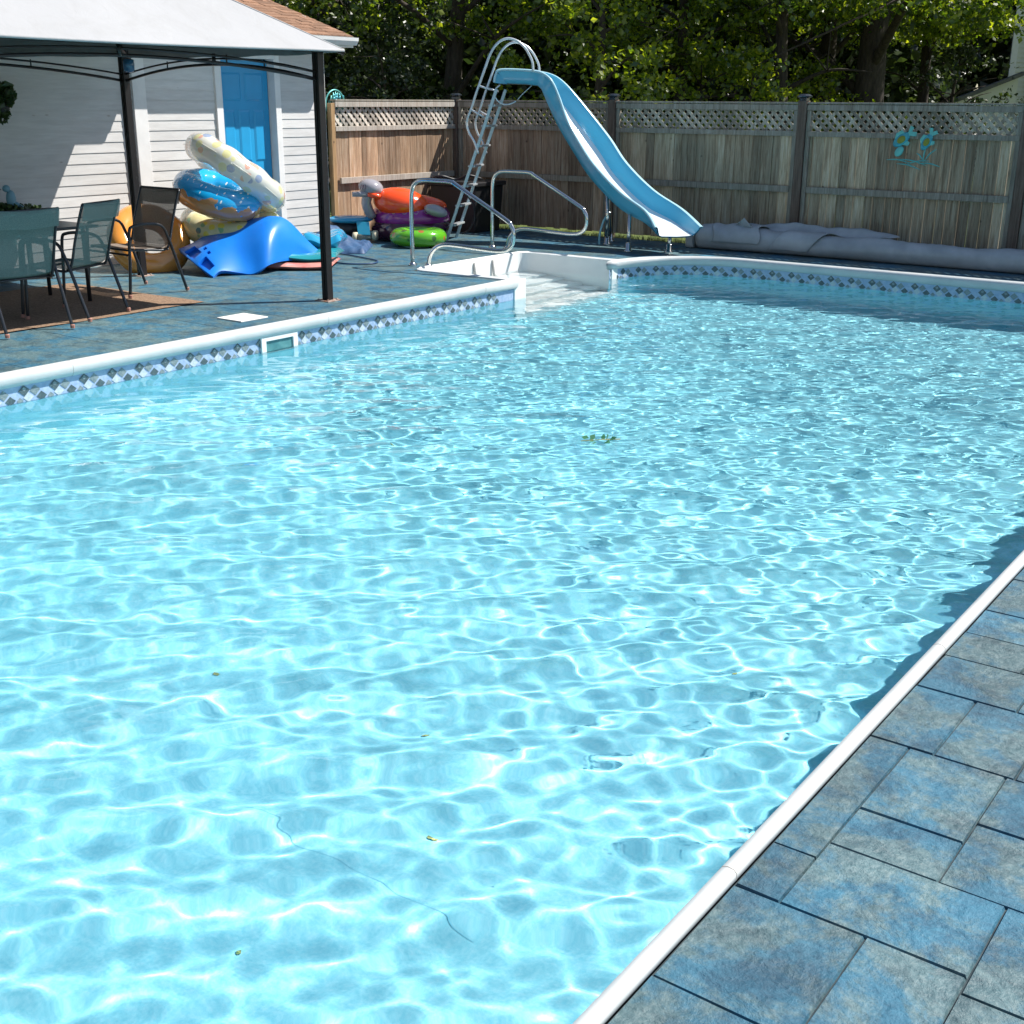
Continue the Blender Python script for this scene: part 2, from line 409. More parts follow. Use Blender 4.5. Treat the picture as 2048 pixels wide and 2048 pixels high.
def seam(x, y, nx_, sc_):
    a = cope_ring((x, y - .0014), (nx_, 0), sc_ * 1.02); b = cope_ring((x, y + .0014), (nx_, 0), sc_ * 1.02)
    cm.sweep([[(p[0], p[1], p[2] * 1.02 + .0004) for p in r_] for r_ in (a, b)])
for y in (2.30, 3.86, 5.6, 8.2, 10.9): seam(PR, y, 1, .66)
for y in (4.9, 7.4, 9.6): seam(PL, y, -1, 1)
cm.mi = 0
co = kind(cm.build('pool_coping', [M_COPE, P('coping_seam', (.35, .33, .30), .8)])); co.data.polygons.foreach_set('use_smooth', [p.material_index == 0 for p in co.data.polygons])

# deck: grout sheet with stamped tiles standing 8 mm proud of it
rng = random.Random(11)
DR = .0225
DE = .036                          # deck edge offset outside the wall line
regions = [(-12.2, STA - .05, -6, 14.32), (STA - .05, PL - DE, -6, ST0 - .05), (STA - .05, PL - DE, ST1 + .05, 14.32), (PL - DE, 7, PF + DE, 14.32), (PR + DR, 7, -6, PF + DE), (PL - DE, PR + DR, -6, PN - DE)]
explicit = [(-1.006, -.89, 2.50, 3.17), (-1.006, -.89, 2.285, 2.50), (-.89, -.462, 2.285, 2.58), (-.89, -.62, 2.58, 2.78), (-.89, -.62, 2.78, 3.165), (-.62, -.42, 2.58, 2.885), (-.62, -.42, 2.885, 3.165),
            (-1.006, -.685, 1.895, 2.285), (-.685, -.462, 1.895, 2.285), (-.462, -.20, 2.225, 2.58), (-.462, -.20, 1.78, 2.225), (-1.006, -.82, 3.17, 3.57), (-.82, -.60, 3.165, 3.57), (-.60, -.30, 3.165, 3.57),
            (-1.006, -.70, 3.57, 3.85), (-.70, -.44, 3.57, 3.85), (-1.006, -.76, 3.85, 4.08), (-.76, -.44, 3.85, 4.08), (-1.006, -.76, 1.50, 1.895), (-.76, -.462, 1.50, 1.895), (-.42, -.20, 2.58, 2.9), (-.42, -.2, 2.9, 3.165),
            (-.462, -.2, 1.50, 1.78), (-.44, -.2, 3.57, 4.08), (-.30, -.2, 3.165, 3.57)]
def ashlar(x0, x1, y0, y1, hmin=.26, hmax=.5):
    out = []; y = y0
    while y < y1 - 1e-6:
        h = rng.uniform(hmin, hmax)
        if y + h > y1 - .15: h = y1 - y
        x = x0
        while x < x1 - 1e-6:
            w_ = rng.uniform(.28, .75) * (1 if hmax < .6 else 2)
            if x + w_ > x1 - .15: w_ = x1 - x
            if rng.random() < .35 and h > .3:
                k_ = rng.uniform(.4, .6); out += [(x, x + w_, y, y + h * k_), (x, x + w_, y + h * k_, y + h)]
            else: out.append((x, x + w_, y, y + h))
            x += w_
        y += h
    return out
tiles = []
for (x0, x1, y0, y1) in regions:
    if x0 == PR + DR:
        tiles += [t_ for t_ in explicit]
        tiles += ashlar(-.2, x1, 1.5, 4.08, .3, .5) + ashlar(x0, x1, y0, 1.5, .3, .45) + ashlar(x0, x1, 4.08, y1, .22, .42)
    else: tiles += [t_ + (1,) for t_ in ashlar(x0, x1, y0, y1, .55, 1.0)]
dk = MB()
for tl in tiles:
    x0, x1, y0, y1 = tl[:4]; g = .0016; e = .0032; z = rng.uniform(-.0012, .0012)
    if len(tl) > 4: g = .0012; e = .002; z *= .3
    x0 += g; x1 -= g; y0 += g; y1 -= g
    j = lambda: rng.uniform(-.002, .002)
    lo = [(x0, y0), (x1, y0), (x1, y1), (x0, y1)]
    top = [(x0 + e + j(), y0 + e + j(), z), (x1 - e + j(), y0 + e + j(), z), (x1 - e + j(), y1 - e + j(), z), (x0 + e + j(), y1 - e + j(), z)]
    dk.add([(a, b, -.009) for a, b in lo] + top, [(4, 5, 6, 7), (0, 1, 5, 4), (1, 2, 6, 5), (2, 3, 7, 6), (3, 0, 4, 7)])
corner = [(PL - DE, ST1 + .05)] + arc((PL + CR, PF - CR), CR + DE, 180, 90, 14) + [(PL + CR, PF + DE)] + [(PL - DE, PF + DE)]
cpoly = [Vector((a, b, -.001)) for a, b in corner]
dk.add(cpoly, [tuple(f) for f in tessellate_polygon([cpoly])])
kind(dk.build('pool_deck', M_DECK))
gr = MB()
for (x0, x1, y0, y1) in regions: gr.add([(x0, y0, -.0085), (x1, y0, -.0085), (x1, y1, -.0085), (x0, y1, -.0085)], [(0, 1, 2, 3)])
gr.add([(p.x, p.y, -.0085) for p in cpoly], [tuple(f) for f in tessellate_polygon([cpoly])])
kind(gr.build('deck_joints', M_GROUT))
ln = MB()
for (x0, x1, y0, y1) in ((-90, -12.2, -6, 14.32), (7, 90, -6, 14.32), (-90, 90, 14.32, 120), (-90, 90, -60, -6)):
    ln.add([(x0, y0, -.02), (x1, y0, -.02), (x1, y1, -.02), (x0, y1, -.02)], [(0, 1, 2, 3)])
kind(ln.build('lawn', M_GRASS))

# grass growing along the foot of the fence
gm = MB()
for i in range(5200):
    x = rng.uniform(-11.4, 2.2); y = rng.gauss(14.36, .035); h = rng.uniform(.02, .07); a = rng.uniform(0, 6.28); w_ = .006
    dx, dy = math.cos(a) * w_, math.sin(a) * w_; lx, ly = rng.gauss(0, .02), rng.gauss(0, .02)
    gm.add([(x - dx, y - dy, -.02), (x + dx, y + dy, -.02), (x + lx, y + ly, h)], [(0, 1, 2)])
M_BLADE = P('grass_blades', (.22, .24, .05), .8, c2=(.45, .42, .16), nscale=9, kind='pos')
tg = gm.build('grass', M_BLADE); kind(tg, 'stuff'); tag(tg, 'thin line of sunlit dry grass along the foot of the far fence', 'grass')

# water
def water_mesh():
    r2 = random.Random(5); W = []
    dirn = 126
    for i in range(16):
        lam = math.exp(r2.uniform(math.log(.20), math.log(.60))); th = rad(r2.gauss(dirn + 2, 24)); W.append((2 * math.pi / lam * math.cos(th), 2 * math.pi / lam * math.sin(th), r2.uniform(0, 6.28), lam * .0026, 0))
    for i in range(34):
        lam = math.exp(r2.uniform(math.log(.085), math.log(.22))); th = rad(r2.gauss(dirn, 46)); W.append((2 * math.pi / lam * math.cos(th), 2 * math.pi / lam * math.sin(th), r2.uniform(0, 6.28), lam * .0021, 1))
    for i in range(14):
        lam = math.exp(r2.uniform(math.log(.10), math.log(.22))); th = r2.uniform(0, 6.28); W.append((2 * math.pi / lam * math.cos(th), 2 * math.pi / lam * math.sin(th), r2.uniform(0, 6.28), lam * .0026, 2))
    x0, x1, y0, y1 = STA + .01, PR + .02, PN, PF + .02
    nx = 500; ny = 980
    xs = np.linspace(x0, x1, nx); ys = y0 + (y1 - y0) * np.linspace(0, 1, ny)
    X, Y = np.meshgrid(xs, ys); Z = np.zeros_like(X)
    # calm long swell near the camera on the left, choppier towards the far right
    chop = np.clip((Y - 2.4) / 5.0 + (X + 4.4) / 7.5, .42, .74)
    chop2 = np.clip((X + 3.6) / 1.6, 0, 1) * np.clip((Y - 1.2) / 1.5, 0, 1)
    damp = np.clip((X - PL) / .5, .35, 1) 
    for kx, ky, ph, a, g in W:
        wv = np.sin(kx * X + ky * Y + ph + .6 * np.sin(.9 * X + 1.1 * Y + ph))
        Z += a * wv * ((.95 if g == 0 else chop) if g < 2 else .16 * chop2 + .06)
    Z = Z * damp + WL
    v = np.stack([X, Y, Z], -1).reshape(-1, 3)
    i = np.arange((ny - 1) * (nx - 1)); r_ = i // (nx - 1); c_ = i % (nx - 1); a = r_ * nx + c_
    f = np.stack([a, a + 1, a + nx + 1, a + nx], -1)
    mx = v[f].mean(1)
    inside = (mx[:, 0] > PL - .02) & ~((mx[:, 0] < PL + CR) & (mx[:, 1] > PF - CR) & (np.hypot(mx[:, 0] - PL - CR, mx[:, 1] - PF + CR) > CR + .02))
    rec = (mx[:, 0] <= PL + .01) & (mx[:, 1] > ST0) & (mx[:, 1] < ST1)
    f = f[inside | rec]
    used = np.unique(f); rm = -np.ones(len(v), int); rm[used] = np.arange(len(used))
    top_f = rm[f]; vlist = v[used].tolist(); flist = top_f.tolist()
    me = bpy.data.meshes.new('pool_water'); me.from_pydata(vlist, [], flist); me.materials.append(M_WATER); me.polygons.foreach_set('use_smooth', [i_ < len(top_f) for i_ in range(len(flist))]); me.update()
    o = bpy.data.objects.new('pool_water', me); COL.objects.link(o); kind(o); o.cycles.is_caustics_caster = True
    return o
water_mesh()

# step unit
st = thing('pool_steps', 'white moulded step unit set into the left pool wall between the handrails', 'pool steps', (-8, 11.1, 0))
m = MB(); b0, b1, a0 = ST0, ST1, STA
def rrect(off, r=.12):
    l, f, n_ = a0 - off, b1 + off, b0 - off; R_ = r + off
    return [(PL + .0, f)] + arc((a0 + r, b1 - r), R_, 90, 180, 6) + arc((a0 + r, b0 + r), R_, 180, 270, 6) + [(PL + .0, n_)]
ring = rrect(0); outer = rrect(.055)
n = len(ring)
prof = []
for (p, q) in zip(ring, outer):
    prof.append([(q[0], q[1], -.01), (q[0], q[1], .012), ((p[0] + q[0]) / 2, (p[1] + q[1]) / 2, .026), (p[0], p[1], .012), (p[0], p[1], -1.9)])
vs = [x for r_ in prof for x in r_]
m.add(vs, [(i * 5 + k_, i * 5 + k_ + 1, (i + 1) * 5 + k_ + 1, (i + 1) * 5 + k_) for i in range(n - 1) for k_ in range(4)])
m.build('shell', M_STEP, st, smooth=False).cycles.is_caustics_receiver = True
for i, (ta, tz) in enumerate(((-8.30, -.34), (-8.06, -.50), (-7.80, -.68), (-7.54, -.86), (-7.34, -1.04))):
    m = MB(); m.box(a0 + .01, ta, b0 + .01, b1 - .01, tz - (.19 if i < 4 else .8), tz)
    m.build('step', M_STEP, st, bevel=.02).cycles.is_caustics_receiver = True
for y0_, y1_ in ((b0 - .03, b0 + .17), (b1 - .12, b1 + .02)):
    m = MB(); m.box(PL - .01, PL + .016, y0_, y1_, -1.9, .008); m.build('flange', M_STEP, st, bevel=.006).cycles.is_caustics_receiver = True
M_RIB = P('rib_grey', (.45, .45, .43), .5)
for bb in (11.15, 11.5):
    m = MB(); m.tube([(a0 + .012, bb, -.02), (a0 + .03, bb, -.2), (a0 + .06, bb, -.3), (a0 + .2, bb, -.335)], .018, 8); m.build('moulded_rib', M_RIB, st, smooth=True)

# skimmer
sk = thing('skimmer', 'white rectangular skimmer mouth set in the patterned band of the left pool wall', 'skimmer', (PL, 6.85, -.15))
m = MB(); o_ = PL + .005
for (y0, y1, z0, z1) in ((6.65, 7.05, -.108, -.074), (6.65, 6.70, -.26, -.1081), (7.0, 7.05, -.26, -.1081), (6.7001, 6.9999, -.26, -.235)): m.box(o_, o_ + .018, y0, y1, min(z0, z1) , max(z0, z1))
m.build('faceplate', M_WHITE, sk, bevel=.003)
m = MB(); m.box(o_ - .006, o_ + .004, 6.70, 7.0, -.24, -.105); m.build('opening', P('skimmer_throat', (.10, .27, .28), .4, c2=(.05, .18, .20), nscale=9), sk)
sl = MB(); sl.box(-7.98, -7.68, 6.76, 7.06, 0, .012); tag(sl.build('skimmer_lid', P('lid_white', (.72, .70, .66), .6), bevel=.004), 'flat white square plastic skimmer lid lying in the deck by the left coping', 'skimmer lid')  # this is the lid over the skimmer

# ---------------------------------------------------------------- shed
WA = -11.6
shed = thing('shed', 'white pine-clad pool shed with a blue panelled door and brown shingle roof', 'shed', (-13.5, 9, 0))
def siding(m, y0, y1, z0, z1, a=WA, h=.108, lap=.009):
    z = z0
    while z < z1 - .01:
        zt = min(z + h, z1)
        m.add([(a + lap, y0, z), (a + .002, y0, zt), (a + .002, y1, zt), (a + lap, y1, z), (a - .01, y0, z), (a - .01, y1, z), (a - .01, y0, zt), (a - .01, y1, zt)],
              [(0, 3, 2, 1), (0, 4, 5, 3), (1, 2, 7, 6)])
        z = zt
m = MB()
siding(m, 2.0, 8.87, 0, 2.48); siding(m, 9.04, 10.03, 0, 2.48); siding(m, 11.05, 11.72, 0, 2.48); siding(m, 10.03, 11.05, 2.29, 2.48)
for k in range(23):      # end wall towards the fence
    z = k * .108; m.add([(WA - .06, 11.8 + .012, z), (WA - .06, 11.8 + .002, z + .108), (-16.5, 11.8 + .002, z + .108), (-16.5, 11.8 + .012, z)], [(0, 1, 2, 3)])
m.build('wall', M_SIDING, shed)
m = MB(); m.box(-16.5, WA - .012, 2.0, 10.03, -.02, 2.48); m.box(-16.5, WA - .012, 11.05, 11.79, -.02, 2.48); m.box(-16.5, WA - .14, 10.03, 11.05, -.02, 2.48)
m.build('wall_core', P('shed_core', (.3, .3, .3), .9), shed)
m = MB(); m.box(WA - .01, WA + .03, 8.87, 9.04, 0, 2.48); m.build('trim_board', M_TRIM, shed, bevel=.003)
m = MB(); m.box(WA - .01, WA + .03, 11.72, 11.825, 0, 2.48); m.box(WA - .11, WA - .01, 11.80, 11.825, 0, 2.48); m.build('corner_board', M_TRIM, shed, bevel=.003)
door = MB(); da, d0, d1, dz0, dz1 = WA - .085, 10.135, 10.95, .07, 2.19
door.box(da - .04, da, d0, d1, dz0, dz1)
dr = door.build('door', M_DOOR, shed)
pn = MB()
W3 = (d1 - d0)
for (z0, z1, cols) in ((1.72, 2.04, 2), (1.02, 1.62, 3), (.22, .90, 3)):
    for c in range(cols):
        g = .06; ww = (W3 - .16 - g * (cols - 1)) / cols; y0 = d0 + .08 + c * (ww + g); y1 = y0 + ww
        pn.add([(da + .0015, y0, z0), (da + .0015, y1, z0), (da + .0015, y1, z1), (da + .0015, y0, z1), (da + .012, y0 + .025, z0 + .025), (da + .012, y1 - .025, z0 + .025), (da + .012, y1 - .025, z1 - .025), (da + .012, y0 + .025, z1 - .025)],
               [(4, 5, 6, 7), (0, 1, 5, 4), (1, 2, 6, 5), (2, 3, 7, 6), (3, 0, 4, 7)])
pn.build('door_panels', M_DOOR, dr)
kn = MB(); kn.ellipsoid((da + .05, d0 + .07, 1.02), .03, .03, .03); kn.tube([(da, d0 + .07, 1.02), (da + .05, d0 + .07, 1.02)], .012, 8); kn.build('handle', M_STEEL, dr, smooth=True)
m = MB(); m.box(WA - .13, WA + .035, 10.03, 10.125, 0, 2.29); m.box(WA - .13, WA + .035, 10.96, 11.05, 0, 2.29); m.box(WA - .13, WA + .033, 10.125, 10.96, 2.20, 2.288); m.box(WA - .13, WA + .03, 10.125, 10.96, 0, .06)
m.build('door_frame', M_TRIM, shed, bevel=.003)
# roof: right section, wider middle, deep left eave added to shade the wall
def roof_part(y0, y1, ea, ez, slope=.325, ridge=-14.4):
    m = MB(); rr = random.Random(int(y0 * 10))
    L = (ea - ridge); rows = int(L / .125)
    for i in range(rows):
        a_ = ea - i * .125; z_ = ez + (ea - a_) * slope; y = y0 - rr.uniform(0, .25)
        while y < y1:
            wd = rr.choice((.12, .18, .24, .3)); ya = max(y, y0); yb = min(y + wd, y1)
            if yb > ya: 
                t_ = rr.uniform(.006, .016)
                zb = z_ + .14 * slope
                m.add([(a_, ya + .003, z_ + t_), (a_, yb - .003, z_ + t_), (a_ - .14, yb - .003, zb + t_ * .4), (a_ - .14, ya + .003, zb + t_ * .4), (a_, ya + .003, z_ - .004), (a_, yb - .003, z_ - .004)], [(0, 1, 2, 3), (4, 5, 1, 0)])
            y += wd
    r_ = m.build('shingles', M_SHINGLE, roof)
    m = MB(); zr = ez + L * slope
    m.add([(ea, y0, ez - .02), (ea, y1, ez - .02), (ridge, y1, zr - .02), (ridge, y0, zr - .02), (ea, y0, ez - .004), (ea, y1, ez - .004), (ridge, y1, zr - .004), (ridge, y0, zr - .004),
           (ridge * 2 - ea, y0, ez - .02), (ridge * 2 - ea, y1, ez - .02)], [(0, 1, 2, 3), (4, 5, 6, 7), (0, 1, 5, 4), (1, 2, 6, 5), (0, 3, 7, 4), (7, 6, 9, 8)])
    m.build('roof_deck', M_TRIM, roof)
roof = bpy.data.objects.new('roof', None); COL.objects.link(roof); roof.parent = shed
roof_part(9.1, 12.03, -11.25, 2.49); roof_part(8.66, 9.1, -11.12, 2.44); roof_part(1.5, 8.66, -10.72, 2.33)
m = MB(); m.box(-11.275, -11.25, 9.1, 12.03, 2.36, 2.485); m.box(-11.145, -11.12, 8.66, 9.1, 2.33, 2.435); m.box(-10.745, -10.72, 1.5, 8.66, 2.23, 2.325); m.box(-11.12, -10.745, 8.64, 8.66, 2.23, 2.40)
m.add([(-11.275, 12.03, 2.36), (-11.275, 12.03, 2.48), (-14.4, 12.03, 3.50), (-14.4, 12.03, 3.37), (-11.275, 12.005, 2.36), (-11.275, 12.005, 2.48), (-14.4, 12.005, 3.50), (-14.4, 12.005, 3.37)],
      [(0, 1, 2, 3), (7, 6, 5, 4), (0, 3, 7, 4), (1, 5, 6, 2), (0, 4, 5, 1)])
m.build('fascia', M_TRIM, shed)
m = MB(); m.box(WA, -11.276, 9.1, 12.0, 2.36, 2.37); m.box(WA, -11.146, 8.661, 9.098, 2.33, 2.34); m.box(WA, -10.746, 1.5, 8.638, 2.24, 2.25); m.build('soffit', M_TRIM, shed)
m = MB()
for (y0, y1, a_, z_) in ((9.1, 12.04, -11.25, 2.475), (8.66, 9.09, -11.12, 2.43), (1.5, 8.66, -10.72, 2.32)):
    m.sweep([[(a_ + u, y, z_ + v_) for u, v_ in ((.002, 0), (.002, -.09), (.05, -.09), (.085, -.04), (.09, 0), (.08, 0), (.075, -.035), (.045, -.08), (.012, -.08), (.012, 0))] for y in (y0, y1)])
m.build('gutter', M_TRIM, shed)
m = MB(); m.tube([(WA + .05, 8.78, 2.30), (WA + .05, 8.78, .04)], .017, 8); m.build('downpipe', M_BRONZE, shed, smooth=True)

# ---------------------------------------------------------------- fences
FB = 14.45; FA = -11.54; FH = 1.72
def boards(m, p0, p1, z0, z1, face, r_, wmin=.085, wmax=.15):
    d = Vector((p1[0] - p0[0], p1[1] - p0[1], 0)); L = d.length; d.normalize(); nrm = Vector(face); s_ = 0
    while s_ < L - .01:
        w_ = min(r_.uniform(wmin, wmax), L - s_)
        if L - s_ - w_ < .04: w_ = L - s_
        q0 = Vector((p0[0], p0[1], 0)) + d * (s_ + .002); q1 = Vector((p0[0], p0[1], 0)) + d * (s_ + w_ - .003)
        o_ = nrm * r_.uniform(-.003, .005); t_ = nrm * -.016; zt = z0 + r_.uniform(-.01, .01)
        A = [q0 + o_, q1 + o_, q1 + o_ + t_, q0 + o_ + t_]
        m.add([(p.x, p.y, zt) for p in A] + [(p.x, p.y, z1) for p in A], [(0, 1, 5, 4), (1, 2, 6, 5), (2, 3, 7, 6), (3, 0, 4, 7), (4, 5, 6, 7), (0, 3, 2, 1)])
        s_ += w_
def lattice(m, p0, p1, z0, z1, face, pitch=.105, sw=.036):
    d = Vector((p1[0] - p0[0], p1[1] - p0[1], 0)); L = d.length; d.normalize(); nrm = Vector(face); H_ = z1 - z0
    for lay, sg in ((0, 1), (1, -1)):
        off = nrm * (.004 if lay else -.004); k = -int(H_ / pitch) - 1
        while k * pitch < L:
            # slat centre line from (k*pitch,0) to (k*pitch+H,H)
            pts = []
            for e in (-sw * .707, sw * .707):
                s0, s1 = k * pitch + e, k * pitch + e + H_
                u0, v0, u1, v1 = s0, 0, s1, H_
                if u0 < 0: v0 -= u0; u0 = 0
                if u1 > L: v1 -= (u1 - L); u1 = L
                pts.append((u0, v0, u1, v1))
            (a0_, b0_, a1_, b1_), (c0_, d0_, c1_, d1_) = pts
            if a1_ - a0_ > .01 and c1_ - c0_ > .01 and b1_ > b0_ and d1_ > d0_:
                q = [(a0_, b0_), (a1_, b1_), (c1_, d1_), (c0_, d0_)]
                if sg < 0: q = [(L - u, v_) for u, v_ in q]
                base = [Vector((p0[0], p0[1], z0)) + d * u + Vector((0, 0, v_)) for u, v_ in q]
                t_ = nrm * .0035
                m.add([p + off + t_ for p in base] + [p + off - t_ for p in base], [(0, 1, 2, 3), (7, 6, 5, 4), (0, 4, 5, 1), (1, 5, 6, 2), (2, 6, 7, 3), (3, 7, 4, 0)])
            k += 1
def fence_bay(parent, p0, p1, face, M_B, M_R, seed, frame=True, drop=0):
    r_ = random.Random(seed); nrm = Vector(face); d = Vector((p1[0] - p0[0], p1[1] - p0[1], 0)).normalized()
    def at_(p, o_): return (p[0] + nrm.x * o_, p[1] + nrm.y * o_)
    m = MB(); boards(m, at_(p0, -.012), at_(p1, -.012), .05, 1.37, face, r_); m.build('board_panel', M_B, parent)
    m = MB(); lattice(m, at_(p0, -.01), at_(p1, -.01), 1.40, 1.665, face); m.build('lattice_panel', M_R, parent)
    q0 = Vector((*at_(p0, 0), 0)); q1 = Vector((*at_(p1, 0), 0))
    def rail(z, h, t_, nm, o_=.012, e0=0, e1=0):
        m = MB(); a = q0 + nrm * o_ + d * e0 + Vector((0, 0, z)); b = q1 + nrm * o_ - d * e1 + Vector((0, 0, z)); m.bar(a, b, t_, h); m.build(nm, M_R, parent, bevel=.003)
    rail(1.685, .065, .05, 'top_rail'); rail(1.385, .06, .045, 'lattice_rail'); rail(.735, .075, .04, 'middle_rail', .022, .06, .04)
    m = MB(); m.bar(q0 - nrm * .01 + Vector((0, 0, 1.735)), q1 - nrm * .01 + Vector((0, 0, 1.735)), .10, .022); m.build('cap_board', M_RAIL_R if M_R is M_RAIL_R else M_RAIL_R, parent, bevel=.003)
    if frame:
        for q in (q0 + d * .025, q1 - d * .025):
            m = MB(); m.bar(q + nrm * .004 + Vector((0, 0, .05)), q + nrm * .004 + Vector((0, 0, 1.65)), .05, .045, up=nrm); m.build('side_stile', M_R, parent, bevel=.003)
def fence_post(parent, x, y, mat, cap=True, s_=.055, h=1.76):
    m = MB(); m.box(x - s_, x + s_, y - s_, y + s_, -.05, h); p = m.build('post', mat, parent, bevel=.004)
    if cap:
        m = MB(); m.box(x - s_ * .8, x + s_ * .8, y - s_ * .8, y + s_ * .8, h, h + .035); m.lathe([(.062, h + .03), (.088, h + .042), (.092, h + .055), (.06, h + .075), (.02, h + .08)], (x, y, 0), 12)
        m.build('post_cap', M_CAP, p)
M_CAP = P('cap_metal', (.05, .06, .075), .25, .7)
ff = thing('far_fence', 'long grey weathered board fence with lattice top behind the slide and rolled cover', 'fence', (-5, FB, 0))
posts = [FA, -8.88, -6.215, -3.62, -.98, 1.68]
for i, x in enumerate(posts): fence_post(ff, x, FB, M_POST)
for i in range(len(posts) - 1): fence_bay(ff, (posts[i] + .06, FB), (posts[i + 1] - .06, FB), (0, -1, 0), M_BOARD_R if i > 0 else M_BOARD_M, M_RAIL_R, 30 + i)
lf = thing('side_fence', 'sunlit brown board fence with lattice top between the shed and the corner post', 'fence', (FA, 13, 0))
fence_bay(lf, (FA, 11.93), (FA, FB - .06), (1, 0, 0), M_BOARD_L, M_RAIL, 77, frame=False)
fence_post(lf, FA, 11.885, M_ENDPOST, cap=False, h=1.70, s_=.035)

# ---------------------------------------------------------------- gazebo
gz = thing('gazebo', 'large gazebo with a plain white canopy on dark bronze posts at left', 'gazebo', (-9.27, 6.2, 0))
GX0, GX1, GY0, GY1 = -10.6, -7.94, 3.95, 8.04
CZ = 2.15
cc = [(-7.78, 8.2), (-10.70, 8.2), (-10.70, 3.7), (-7.78, 3.7)]; pk = (-9.3, 6.2, 3.17)
def canopy_z(u, v_):   # u along edge 0..1, v 0 edge .. 1 peak
    return v_ ** 1.0
def canopy(m, dz=0, sag=.03):
    K = 16; J = 10
    for e in range(4):
        p, q = cc[e], cc[(e + 1) % 4]; vs = []
        for j in range(J + 1):
            v_ = j / J
            for i in range(K + 1):
                u = i / K; ex = p[0] + (q[0] - p[0]) * u; ey = p[1] + (q[1] - p[1]) * u
                x = ex + (pk[0] - ex) * v_; y = ey + (pk[1] - ey) * v_
                z = CZ + (pk[2] - CZ) * v_ - sag * math.sin(math.pi * u) * (1 - v_) * .6 - .035 * math.sin(math.pi * v_) * math.sin(math.pi * u) + .006 * math.sin(u * 23 + e) * (1 - v_)
                vs.append((x, y, z + dz))
        m.add(vs, [(j * (K + 1) + i, j * (K + 1) + i + 1, (j + 1) * (K + 1) + i + 1, (j + 1) * (K + 1) + i) for j in range(J) for i in range(K)])
m = MB(); canopy(m); cnp = m.build('canopy', M_CANOPY, gz, smooth=True)
m = MB(); canopy(m, -.02); m.build('canopy_undershade', M_UNDERSHADE, cnp, smooth=True)
m = MB()
for e in range(4):
    p, q = cc[e], cc[(e + 1) % 4]; ring = []
    for i in range(13):
        u = i / 12; z = CZ - .018 * math.sin(math.pi * u); ring.append((p[0] + (q[0] - p[0]) * u, p[1] + (q[1] - p[1]) * u, z - .004))
    m.tube(ring, .013, 6)
m.build('hem', M_CANOPY, cnp, smooth=True)
m = MB()
for e in range(4): m.tube([(cc[e][0] + (pk[0] - cc[e][0]) * i / 12, cc[e][1] + (pk[1] - cc[e][1]) * i / 12, CZ + (pk[2] - CZ) * i / 12 + .002) for i in range(13)], .008, 6)
m.build('hip_seam', M_CANOPY, cnp, smooth=True)
m = MB()
for e in range(4): m.bar((cc[e][0], cc[e][1], CZ - .03), (pk[0], pk[1], pk[2] - .035), .025, .025)
for p, q in (((GX0, GY0), (GX1, GY0)), ((GX1, GY0), (GX1, GY1)), ((GX1, GY1), (GX0, GY1)), ((GX0, GY1), (GX0, GY0))): pass
m.build('rafter', M_BRONZE, gz)
def gpost(x, y):
    m = MB(); s_ = .036
    m.box(x - s_, x - .006, y - s_, y + s_, .008, CZ - .02); m.box(x + .006, x + s_, y - s_, y + s_, .008, CZ - .02); m.box(x - .01, x + .01, y - s_ + .012, y + s_ - .012, .01, CZ - .03)
    p = m.build('post', M_BRONZE, gz, bevel=.004)
    m = MB(); m.box(x - .085, x + .085, y - .085, y + .085, 0, .008)
    for dx in (-.06, .06):
        for dy in (-.06, .06): m.lathe([(.011, .008), (.011, .016), (.006, .02)], (x + dx, y + dy, 0), 6)
    m.build('base_plate', M_RUST, p)
for x in (GX0, GX1):
    for y in (GY0, GY1): gpost(x, y)
def arch(p, q):
    m = MB(); P0 = Vector((*p, 0)); P1 = Vector((*q, 0))
    for (zl, zm, r_) in ((1.905, 2.045, .0135), (1.965, 2.095, .009)):
        pts = [P0.lerp(P1, i / 20) + Vector((0, 0, zl + (zm - zl) * (1 - (2 * i / 20 - 1) ** 2))) for i in range(21)]
        m.tube(pts, r_, 7)
    c = P0.lerp(P1, .5); m.tube([c + Vector((0, 0, 2.04)), c + Vector((0, 0, 2.14))], .018, 8)
    for t_ in (.25, .75):
        c = P0.lerp(P1, t_); m.tube([c + Vector((0, 0, 2.0)), c + Vector((0, 0, 2.08))], .007, 6)
    m.build('arch_brace', M_BRONZE, gz, smooth=True)
arch((GX0, GY1), (GX1, GY1)); arch((GX1, GY1), (GX1, GY0)); arch((GX0, GY1), (GX0, GY0)); arch((GX0, GY0), (GX1, GY0))
# things hanging at the gazebo
ln_ = XY(-3.757, 12.6)
hl = thing('hanging_lantern', 'small blue hanging lantern under the canopy beside the back post', 'lantern', (ln_.x, ln_.y, 2.0))
m = MB(); m.lathe([(.02, 2.11), (.05, 2.10), (.055, 2.06), (.052, 2.0), (.03, 1.985), (.01, 1.98)], (ln_.x, ln_.y, 0), 16); m.build('shade', vinyl('lantern_blue', (.05, .16, .30)), hl, smooth=True)
m = MB(); m.tube([(ln_.x, ln_.y, 2.1), (ln_.x, ln_.y, 2.2)], .004, 5); m.build('cord', M_RUBBER, hl)

